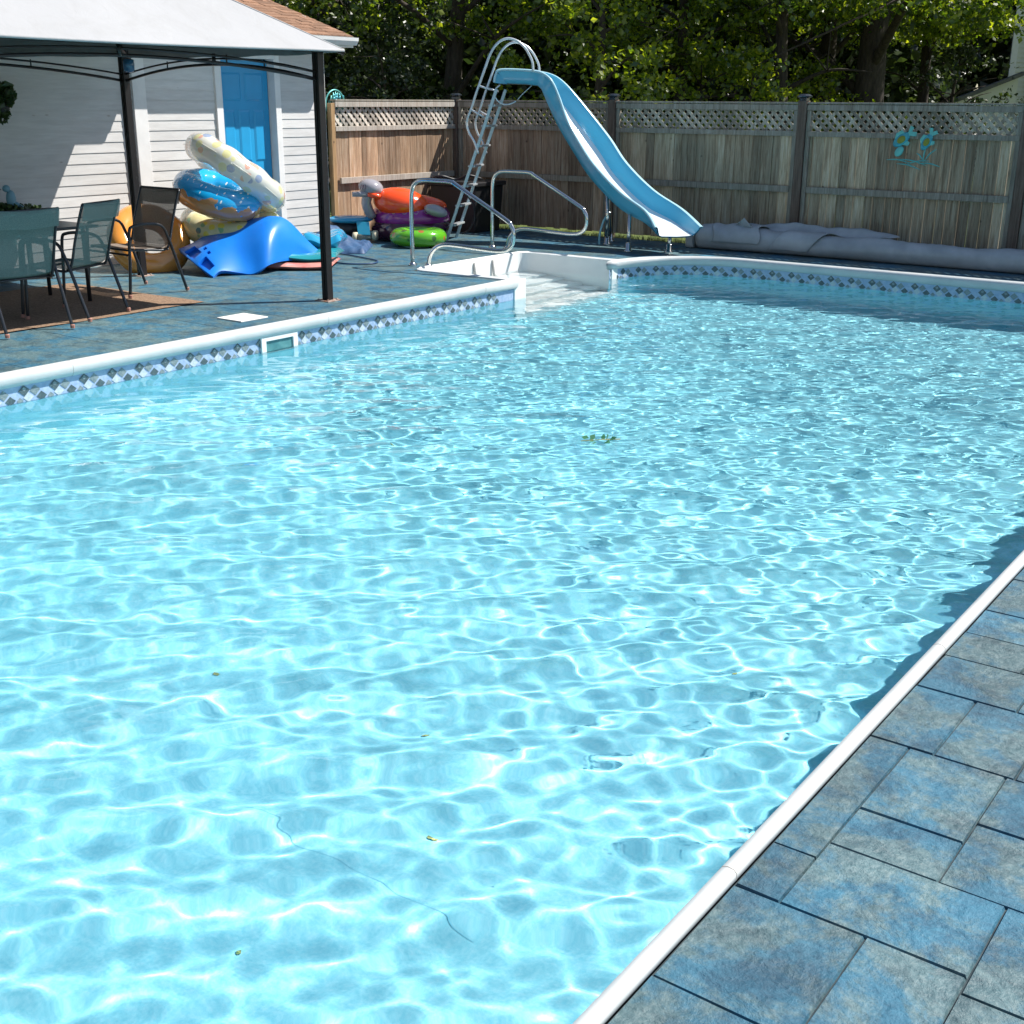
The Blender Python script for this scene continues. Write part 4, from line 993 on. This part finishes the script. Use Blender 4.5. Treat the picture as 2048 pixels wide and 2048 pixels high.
# inflatable ride-on by the fence
rd = thing('inflatable_rider', 'orange and purple inflatable ride-on with grey head and feet by the side fence', 'inflatable', tuple(XY(-1.4, 16.5)))
M_PURP = vinyl('purple_vinyl', (.20, .015, .20), c2=(.28, .02, .24), nscale=2); M_OR2 = vinyl('vivid_orange_vinyl', (.86, .075, .01)); M_GREYV = vinyl('grey_vinyl', (.30, .29, .32)); M_MAROON = vinyl('maroon_vinyl', (.07, .02, .05))
c = XY(-1.36, 16.45, .14)
m = MB(); m.torus(c, (0, 0, 1), .40, .145, 56, 20); m.build('lower_tube', M_MAROON, rd, smooth=True)
m = MB(); m.torus(c + Vector((0, 0, .15)), (0, 0, 1), .385, .135, 56, 20); ub = m.build('upper_tube', M_PURP, rd, smooth=True)
for k_ in range(5):
    a_ = -1.95 + k_ * .30; d_ = XY(math.cos(a_), math.sin(a_)); q_ = c + Vector((0, 0, .24)) + d_ * .475
    m = MB(); m.torus(q_, d_ + Vector((0, 0, .9)), .030, .007, 18, 7); m.build('grommet', M_GREYV, ub, smooth=True)
RX = Matrix.Rotation(rad(36), 3, 'Z') @ Matrix.Rotation(rad(9), 3, 'Y')
m = MB(); m.ellipsoid(XY(-1.46, 16.2, .47), .37, .27, .20, RX); m.ellipsoid(XY(-1.16, 16.45, .47), .28, .12, .085, RX); m.build('body', M_OR2, rd, smooth=True)
m = MB(); m.ellipsoid(XY(-1.84, 16.15, .67), .165, .16, .115, Matrix.Rotation(rad(36), 3, 'Z') @ Matrix.Rotation(rad(14), 3, 'Y')); m.build('head', M_GREYV, rd, smooth=True)
m = MB(); m.tube([XY(-1.86, 16.05, .60), XY(-2.06, 15.98, .60)], [.04, .032], 12); m.build('snout', M_GREYV, rd, smooth=True)
m = MB(); m.tube(smoothpts([XY(-1.86, 16.1, .62), XY(-1.90, 16.1, .48), XY(-1.84, 16.15, .30)], 4), .065, 12); m.build('neck', M_GREYV, rd, smooth=True)
m = MB(); m.torus(XY(-1.80, 16.12, .585), XY(.25, 0, 1), .10, .035, 30, 10); m.build('collar', M_OR2, rd, smooth=True)
m = MB(); m.ellipsoid(XY(-1.00, 16.0, .40), .155, .12, .075, Matrix.Rotation(rad(36), 3, 'Z') @ Matrix.Rotation(rad(16), 3, 'Y')); m.build('foot', M_GREYV, rd, smooth=True)
m = MB()
for k_ in range(3): m.bar(XY(-1.955 + k_ * .028, 15.99 - .005 * k_, .66), XY(-1.945 + k_ * .028, 16.0 - .008 * k_, .72), .011, .006)
m.build('eye_stripes', M_MAROON, rd)
gt = thing('swim_ring', 'bright green swim ring lying flat in front of the ride-on float', 'swim ring', tuple(XY(-1.20, 15.60, .115)))
m = MB(); m.torus((0, 0, 0), (0, 0, 1), .245, .115, 56, 20, .9); m.build('tube', dotted('green_print_vinyl', (.10, .36, .015), [(0, (.04, .12, .02)), (.35, (.12, .40, .02)), (.85, (.35, .12, .03))], 9, .3), gt, smooth=True, local=True)
# dark bin and box in the fence corner
bn = thing('storage_bin', 'black storage bin with lid standing in the shaded fence corner', 'storage bin', (-10.6, 13.9, 0))
m = MB(); m.sweep([[(-11.3 + e, 13.55 + e, z), (-10.5 - e, 13.55 + e, z), (-10.5 - e, 14.2 - e, z), (-11.3 + e, 14.2 - e, z)] for e, z in ((.04, 0), (0, .62))]); m.build('body', M_RUBBER, bn, bevel=.012)
m = MB(); m.box(-11.33, -10.47, 13.52, 14.23, .62, .68); m.build('lid', P('bin_lid', (.02, .02, .022), .4), bn, bevel=.012)
m = MB(); m.tube([XY(*p) for p in smoothpts([(-1.2, 17.35, .70), (-1.0, 17.2, .76), (-.8, 17.3, .71), (-.62, 17.2, .77), (-.45, 17.3, .72)], 6)], .018, 8)
tag(m.build('coiled_hose', M_RUBBER, smooth=True), 'dark hose lying over the lid of the storage bin', 'hose')
m = MB(); m.tube([XY(-.93, 15.75, 1.12) + Vector((0, 0, -1.12)), XY(-.93, 15.75, 1.02)], .006, 6)

# rolled solar cover along the far fence
rc = thing('pool_cover_roll', 'long grey roll of pool cover with loose sheets lying along the far fence', 'cover roll', (-4, 14.0, 0))
m = MB(); secs = []; K1 = 200
r_ = random.Random(21)
for i in range(K1 + 1):
    u = i / K1; x = -7.25 + 9.0 * u; R_ = .150 - .022 * min(1, u * 3) + .006 * math.sin(u * 31) + .004 * math.sin(u * 77 + 1)
    if u < .14: R_ += .010 * abs(math.sin(u * 60))
    R_ += .004 * abs(math.sin(u * 190 + 2 * math.sin(u * 40)))
    y = 13.98 + .02 * math.sin(u * 6); n_ = 28
    secs.append([(x, y + (R_ + .006 * math.sin(a_ * 3 + u * 20)) * math.cos(a_), max(.004, R_ * .93 + (R_ * .93 + .005 * math.sin(a_ * 2 + u * 14)) * math.sin(a_))) for a_ in [2 * math.pi * k_ / n_ for k_ in range(n_)]])
m.sweep(secs); M_ROLL = P('solar_cover', (.31, .33, .345), .45, c2=(.42, .44, .455), nscale=4, kind='pos', bumpv=.25, bscale=45)
m.build('roll', M_ROLL, rc, smooth=True)
def sheetm(fn, K1, K2, name):
    m = MB(); vs = [fn(i / K1, j / K2) for i in range(K1 + 1) for j in range(K2 + 1)]
    m.add(vs, [(i * (K2 + 1) + j, (i + 1) * (K2 + 1) + j, (i + 1) * (K2 + 1) + j + 1, i * (K2 + 1) + j + 1) for i in range(K1) for j in range(K2)])
    o = m.build(name, M_ROLL, rc, smooth=True); s_ = o.modifiers.new('solid', 'SOLIDIFY'); s_.thickness = .005; return o
sheetm(lambda u, v_: (-7.02 + .62 * u + .03 * math.sin(v_ * 9), 13.98 - (.168 + .01 * math.sin(v_ * 5 + u * 7)) * math.cos(-.25 + v_ * 2.6), .15 + (.165 + .012 * math.sin(u * 13 + v_ * 4)) * math.sin(-.25 + v_ * 2.6)), 24, 24, 'loose_wrap')
sheetm(lambda u, v_: (-6.28 + .50 * u + .30 * v_, 13.98 - (.148 + .006 * math.sin(u * 9)) * math.cos(-.6 + v_ * 2.9), .142 + (.148 + .006 * math.sin(u * 9 + 1)) * math.sin(-.6 + v_ * 2.9)), 20, 24, 'diagonal_wrap')
sheetm(lambda u, v_: (-6.75 + 1.85 * u + .10 * math.sin(v_ * 3), 14.10 + .10 * v_ + .03 * math.sin(u * 8), (.25 + .10 * v_ * (.35 + .65 * math.sin(math.pi * min(1, .15 + u * .75)))) + .012 * math.sin(u * 14 + v_ * 3) + .006 * math.sin(u * 41)), 60, 8, 'loose_sheet')
sheetm(lambda u, v_: (-6.86 + .26 * u + .09 * v_, 13.95 - .05 * v_ + .02 * math.sin(u * 5), .29 + .13 * v_ * (1 - abs(2 * u - 1.0)) + .008 * math.sin(u * 9)), 12, 8, 'loose_corner')
m = MB(); m.box(-7.42, -7.30, 13.86, 14.12, 0, .28); m.build('roll_end', M_ROLL, rc, bevel=.04)

# metal fish ornament on the far fence
M_FISH = P('fish_blue_metal', (.03, .20, .28), .35, .4, c2=(.07, .36, .40), nscale=14); M_FISHL = P('fish_teal_metal', (.12, .42, .40), .4, .4); M_FISHY = P('fish_olive_metal', (.22, .24, .03), .45, .3)
fo = thing('fish_ornament', 'pair of blue metal fish over seagrass hung on the far fence', 'ornament', (-4.8, 14.4, 1.2))
def fish(x, z, s_, ang, nm):
    Rm = Matrix.Rotation(ang, 3, 'Y'); o_ = Vector((x, 14.385, z))
    def t_(px, pz, y=0): return o_ + Rm @ Vector((px * s_, y, pz * s_))
    m = MB(); m.ellipsoid(o_, .095 * s_, .015, .050 * s_, Rm); b_ = m.build(nm, M_FISH, fo, smooth=True)
    m = MB(); m.ellipsoid(o_ + Vector((0, -.012, 0)), .045 * s_, .01, .032 * s_, Rm); m.build('flank', M_FISHY, b_, smooth=True)
    def fin(pts, name):
        m = MB(); n_ = len(pts); m.add([t_(a, b, -.006) for a, b in pts] + [t_(a, b, .0) for a, b in pts], [tuple(range(n_)), tuple(range(2 * n_ - 1, n_ - 1, -1))] + [(i, (i + 1) % n_, n_ + (i + 1) % n_, n_ + i) for i in range(n_)]); m.build(name, M_FISHL, b_)
    fin([(.06, .0), (.14, .055), (.155, .02), (.12, 0), (.155, -.03), (.13, -.06)], 'tail'); fin([(-.05, .042), (-.01, .078), (.05, .072), (.06, .03)], 'dorsal_fin'); fin([(-.02, -.045), (.02, -.085), (.05, -.07), (.04, -.04)], 'belly_fin')
fish(-4.97, 1.345, 1.2, rad(-38), 'fish'); fish(-4.68, 1.325, 1.05, rad(-62), 'fish')
fan = MB(); fan.ellipsoid((-4.985, 14.385, 1.215), .045, .012, .065, Matrix.Rotation(rad(-35), 3, 'Y') @ Matrix.Rotation(rad(70), 3, 'Y')); fan.build('shell', M_FISHL, fo, smooth=True)
m = MB()
for p, q in (((-5.12, 1.12), (-4.85, 1.09)), ((-4.98, 1.13), (-4.66, 1.07)), ((-4.9, 1.07), (-4.62, 1.12)), ((-4.75, 1.09), (-4.5, 1.06)), ((-5.0, 1.08), (-4.72, 1.02)), ((-4.70, 1.11), (-4.68, 1.26)), ((-4.69, 1.11), (-4.56, 1.25)), ((-4.70, 1.12), (-4.78, 1.20))):
    a_ = Vector((p[0], 14.385, p[1])); b_ = Vector((q[0], 14.385, q[1])); c_ = (a_ + b_) / 2 + Vector((0, -.01, .02)); m.tube(smoothpts([a_, c_, b_], 5), [.003 + .006 * math.sin(math.pi * i / 10) for i in range(11)], 6)
m.build('seagrass', M_FISHL, fo, smooth=True)
# round teal ornament at the shed end of the side fence
to = thing('wire_ornament', 'round teal wire ornament behind the side fence, its top showing beside the shed', 'ornament', (FA - .07, 12.03, 1.6))
m = MB(); m.torus((FA - .07, 12.04, 1.69), (1, 0, 0), .17, .010, 40, 8)
for k_ in range(7): m.tube([(FA - .07, 11.90 + k_ * .045, 1.60 + .12 * math.sin(k_ * .5)), (FA - .066, 11.93 + k_ * .04, 1.84 - .012 * (k_ - 3) ** 2)], .006, 6)
m.build('wire_hoop', M_FISHL, to, smooth=True)
m = MB(); r_ = random.Random(2)
for k_ in range(34):
    y = r_.uniform(11.93, 12.2); z = r_.uniform(1.40, 1.80); m.ellipsoid((FA - .066, y, z), .006, .022, .018, None, 8, 6)
m.build('leaves', M_FISH, to, smooth=True)

# leaves and bits on the pool floor and afloat
r_ = random.Random(17)
M_LF = P('fallen_leaf', (.42, .30, .10), .7, c2=(.22, .32, .12), nscale=30)
spots = [(-2.40, 1.95), (-3.72, 3.0), (-2.75, 3.2), (-2.95, 5.2), (-4.6, 4.1), (-2.0, 4.4), (-5.3, 5.9), (-2.3, 2.7)]
for i, (x, y) in enumerate(spots):
    m = MB(); s_ = r_.uniform(.010, .020); z = floor_z(x, y) + .010; a_ = r_.uniform(0, 6.28); pts = []
    for k_ in range(9):
        t_ = 2 * math.pi * k_ / 9; rr_ = s_ * (1 + .45 * math.cos(t_ * 2) + .12 * math.sin(5 * t_)); pts.append((x + rr_ * math.cos(t_ + a_), y + .5 * rr_ * math.sin(t_ + a_), z + .004 * math.sin(t_ * 3)))
    m.add(pts + [(p[0], p[1], p[2] - .002) for p in pts], [tuple(range(9)), tuple(range(17, 8, -1))] + [(k_, (k_ + 1) % 9, 9 + (k_ + 1) % 9, 9 + k_) for k_ in range(9)])
    o = m.build('fallen_leaf', M_LF); o.cycles.is_caustics_receiver = True; tag(o, 'small fallen leaf lying on the pool floor', 'leaf', 'fallen leaves on the pool floor')
fr = thing('floating_sprig', 'small green sprig of leaves floating in the middle of the pool', 'sprig', (-3.69, 5.9, WL))
m = MB()
for k_ in range(9):
    a_ = k_ * .7; q = Vector((-3.71 + .05 * math.cos(a_) * (1 + .4 * (k_ % 3)), 6.0 + .06 * math.sin(a_) * (1 + .5 * (k_ % 2)), WL + .012 + .006 * (k_ % 3))); leaf(m, q, .045, r_)
m.build('leaves', leaf_material('sprig_green', (.03, .12, .05), (.06, .18, .08), (.12, .25, .12), .3), fr)
m = MB(); m.tube([(-3.80, 5.93, WL + .01), (-3.70, 6.0, WL + .02), (-3.63, 6.10, WL + .012)], .003, 5); m.build('stem', M_LF, fr)

# ---------------------------------------------------------------- trees beyond the fence
def bark_material():
    m, t, b = newmat('bark'); c = ramp(t, noise(t, coord(t, 'pos', (1, 1, .25)), 14, 6, .7), [(.3, (.018, .014, .011)), (.7, (.075, .06, .048))]); t.links.new(c, b.inputs['Base Color'])
    b.inputs['Roughness'].default_value = .95; bump(t, b, noise(t, coord(t, 'pos', (1, 1, .3)), 22), .8, .03); return m
M_BARK = bark_material()
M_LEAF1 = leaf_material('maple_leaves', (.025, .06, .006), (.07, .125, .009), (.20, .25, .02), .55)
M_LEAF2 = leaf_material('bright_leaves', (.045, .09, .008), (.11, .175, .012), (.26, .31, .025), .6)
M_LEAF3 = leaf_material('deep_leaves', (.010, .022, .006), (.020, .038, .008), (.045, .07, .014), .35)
def tree(name, label, x, y, rtr, H_, crown, mat, seed, lean=(0, 0), leafs=.11, fork=True, cat='tree', sprays=160, per_=70, group='trees beyond the far fence'):
    """x, y in the survey frame; crown = (radius, bottom, top)"""
    r_ = random.Random(seed); b0_ = XY(x, y, -.05)
    t = thing(name, label, cat, (b0_.x, b0_.y, 0), group=group)
    m = MB(); pts = []; rs = []
    for i in range(9):
        u = i / 8; pts.append(b0_ + XY(lean[0] * u * H_ * .6 + .08 * math.sin(u * 5 + seed), lean[1] * u, H_ * .75 * u)); rs.append(rtr * (1.25 - .3 * min(1, u * 8)) * (1 - .75 * u))
    m.tube(smoothpts(pts, 3), [rs[min(8, int(i / 3))] * (1 - (i % 3) / 3) + rs[min(8, int(i / 3) + 1)] * ((i % 3) / 3) for i in range(25)], 12)
    tips = []
    for k_ in range(11):
        u = .22 + .07 * k_; p = pts[int(u * 8)].lerp(pts[min(8, int(u * 8) + 1)], u * 8 % 1); a_ = k_ * 2.4 + seed; L_ = crown[0] * r_.uniform(.6, .95) * (1 - .3 * u)
        q = p + Vector((math.cos(a_) * L_, math.sin(a_) * L_, L_ * r_.uniform(.15, .7))); mid = p.lerp(q, .5) + Vector((0, 0, L_ * .12))
        m.tube(smoothpts([p, mid, q], 4), [rtr * .30 * (1 - .85 * i / 8) for i in range(9)], 7); tips += [mid, q]
        for _ in range(3):
            q2 = mid + Vector((r_.gauss(0, 1), r_.gauss(0, 1), r_.gauss(.1, .6))) * L_ * .4; m.tube([mid, q2], [rtr * .1, rtr * .02], 5); tips.append(q2)
    m.build('trunk', M_BARK, t, smooth=True)
    m = MB(); R_, zb, zt = crown
    for s_ in range(sprays):
        a_ = r_.uniform(0, 6.283); rr_ = R_ * math.sqrt(r_.random()); zz = zb + (zt - zb) * r_.random() ** 1.35
        prof = math.sin(math.pi * min(.98, max(.08, ((zz - zb) / (zt - zb)) * .75 + .22)))
        c_ = b0_ + Vector((math.cos(a_) * rr_ * (prof + .1), math.sin(a_) * rr_ * (prof + .1), zz))
        sz = r_.uniform(.16, .46); nl = int(per_ * r_.uniform(.5, 1.4) * (1 if zz < 6.0 else .45)); ls = leafs * (1 if zz < 6.0 else 1.7)
        tilt = Vector((r_.gauss(0, .35), r_.gauss(0, .35), 1)).normalized()
        for _ in range(nl):
            d = Vector((r_.gauss(0, 1), r_.gauss(0, 1), r_.gauss(0, 1))); d = d - tilt * d.dot(tilt) * .6; d *= sz * .55
            leaf(m, c_ + d, ls * r_.uniform(.6, 1.25), r_)
    m.build('crown', mat, t)
    return t
T = [
 ('maple_tree', 'broad tree with the thickest dark trunk, right of the tall fence post', 6.85, 24.6, .36, 11, (4.6, 3.15, 11.5), M_LEAF1, 3, (0, 0)),
 ('maple_tree', 'tree with a leaning forked trunk behind the middle fence bay', 5.1, 23.4, .17, 9, (2.7, 3.3, 9.5), M_LEAF1, 4, (-.13, 0)),
 ('maple_tree', 'slim forked tree between the leaning trunk and the thick trunk', 6.35, 26.2, .24, 9.5, (2.6, 3.1, 10), M_LEAF1, 9, (.02, 0)),
 ('leafy_tree', 'bright yellow-green leafy tree directly behind the top of the slide', 1.35, 22.0, .12, 6.0, (1.7, 1.0, 5.6), M_LEAF2, 5, (.02, 0)),
 ('leafy_tree', 'tall dark-trunked tree behind the slide ladder', -1.4, 24.2, .22, 10, (3.4, 3.0, 11), M_LEAF1, 6, (.10, 0)),
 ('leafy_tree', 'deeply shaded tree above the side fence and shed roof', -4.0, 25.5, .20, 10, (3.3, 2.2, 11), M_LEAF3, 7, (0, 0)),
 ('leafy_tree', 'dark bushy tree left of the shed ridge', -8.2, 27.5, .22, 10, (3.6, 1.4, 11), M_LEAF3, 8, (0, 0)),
 ('leafy_tree', 'bushy tree with sprays of light leaves right of the slide', 3.1, 24.6, .16, 8.5, (2.4, 2.3, 9), M_LEAF2, 12, (0, 0)),
 ('leafy_tree', 'tree with light leaves left of the pale house at the right edge', 8.5, 27.0, .15, 9, (1.9, 3.0, 9.5), M_LEAF2, 13, (0, 0)),
 ('leafy_bush', 'low grey-green bush beside the roof slope of the pale house', 9.1, 26.5, .08, 3.6, (1.4, .3, 2.9), M_LEAF3, 14, (0, 0)),
 ('leafy_bush', 'low bright bush behind the middle fence bay left of the leaning trunk', 4.05, 22.2, .07, 3.0, (1.0, .4, 2.6), M_LEAF2, 15, (0, 0)),
 ('leafy_bush', 'low bush behind the fence between the two forked trunks', 5.75, 24.6, .07, 3.0, (.9, .4, 2.5), M_LEAF2, 16, (0, 0)),
 ('leafy_bush', 'dark bush behind the far end of the side fence', -2.2, 22.6, .07, 3.0, (1.5, .4, 2.5), M_LEAF3, 19, (0, 0)),
 ('leafy_tree', 'tree at the far right edge with branches hanging over the house', 12.4, 24.5, .20, 9, (3.2, 3.75, 9.5), M_LEAF1, 18, (0, 0)),
]
for (nm, lb, x, y, rt, H_, cr_, mt, sd_, ln2) in T:
    bush = 'bush' in nm
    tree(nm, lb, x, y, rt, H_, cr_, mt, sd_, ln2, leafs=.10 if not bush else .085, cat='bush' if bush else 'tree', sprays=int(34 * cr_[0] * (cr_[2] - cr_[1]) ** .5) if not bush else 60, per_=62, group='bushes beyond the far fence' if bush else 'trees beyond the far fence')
m = MB(); r_ = random.Random(99)
for i in range(90000):
    k_ = i % 3
    x = r_.uniform(-22, 13 if k_ else 30); y = r_.gauss(31.5, .9) if k_ else r_.gauss(45, 1.5); z = r_.random() ** (1.3 if k_ else .9) * (8 if k_ else 13)
    if k_ and x > 10.4:
        if x > 12.6: continue
        y += 4.6
    leaf(m, XY(x, y, z), r_.uniform(.16, .36) * (1 if k_ else 2.6), r_)
wd = m.build('distant_woodland', M_LEAF3); kind(wd, 'stuff'); tag(wd, 'dark mass of woodland far behind the individual trees', 'woodland')

# pale neighbouring house at the right edge
hz = thing('neighbour_house', 'pale clapboard house with a low gabled wing at the right edge beyond the fence', 'house', tuple(XY(16, 34)))
M_CLAP = P('beige_clapboard', (.58, .58, .50), .6, c2=(.62, .62, .54), nscale=1, kind='pos'); M_ROOFG = P('grey_roof', (.10, .10, .095), .9, c2=(.14, .14, .13), nscale=8, kind='pos')
HX = 13.05
m = MB()
for k_ in range(55):
    z = k_ * .12; m.add([XY(HX, 34 - .02, z), XY(HX + 9, 34 - .02, z), XY(HX + 9, 34, z + .12), XY(HX, 34, z + .12)], [(0, 1, 2, 3)])
    m.add([XY(HX, 34, z), XY(HX + 3.2, 41, z), XY(HX + 3.2, 41, z + .12), XY(HX, 34, z + .12)], [(0, 1, 2, 3)])
m.build('wall', M_CLAP, hz)
m = MB(); m.bar(XY(HX, 33.97, 0), XY(HX, 33.97, 6.6), .16, .05, up=XY(0, 1, 0)); m.build('corner_board', M_TRIM, hz)
m = MB(); m.tube([XY(HX + .50, 33.93, 0), XY(HX + .50, 33.93, 6.6)], .05, 8); m.build('downspout', M_BRONZE, hz, smooth=True)
m = MB(); m.add([XY(HX - .5, 33.4, 6.5), XY(HX + 9.5, 33.4, 6.5), XY(HX + 9.5, 37.5, 9.0), XY(HX - .5, 37.5, 9.0), XY(HX - .5, 41.5, 6.5), XY(HX + 9.5, 41.5, 6.5), XY(HX - .5, 33.4, 6.35), XY(HX + 9.5, 33.4, 6.35)], [(0, 1, 2, 3), (3, 2, 5, 4), (0, 6, 7, 1)]); m.build('roof', M_ROOFG, hz)
m = MB()
gx0, gx1, gz0, gz1, gy = HX - 1.80, HX - .02, 1.72, 2.42, 33.4
for k_ in range(14):
    z = k_ * .12; m.add([XY(gx0, gy - .02, z), XY(gx1, gy - .02, z), XY(gx1, gy, z + .12), XY(gx0, gy, z + .12)], [(0, 1, 2, 3)])
m.add([XY(gx0, gy, 1.68), XY(gx1, gy, 1.68), XY(gx1, gy, gz1)], [(0, 1, 2)]); m.build('wing_wall', M_CLAP, hz)
m = MB(); m.bar(XY(gx0 - .18, gy - .06, 1.66), XY(gx1 + .1, gy - .06, gz1 + .06), .22, .09, up=XY(0, 0, 1)); m.build('wing_rake', M_ROOFG, hz)
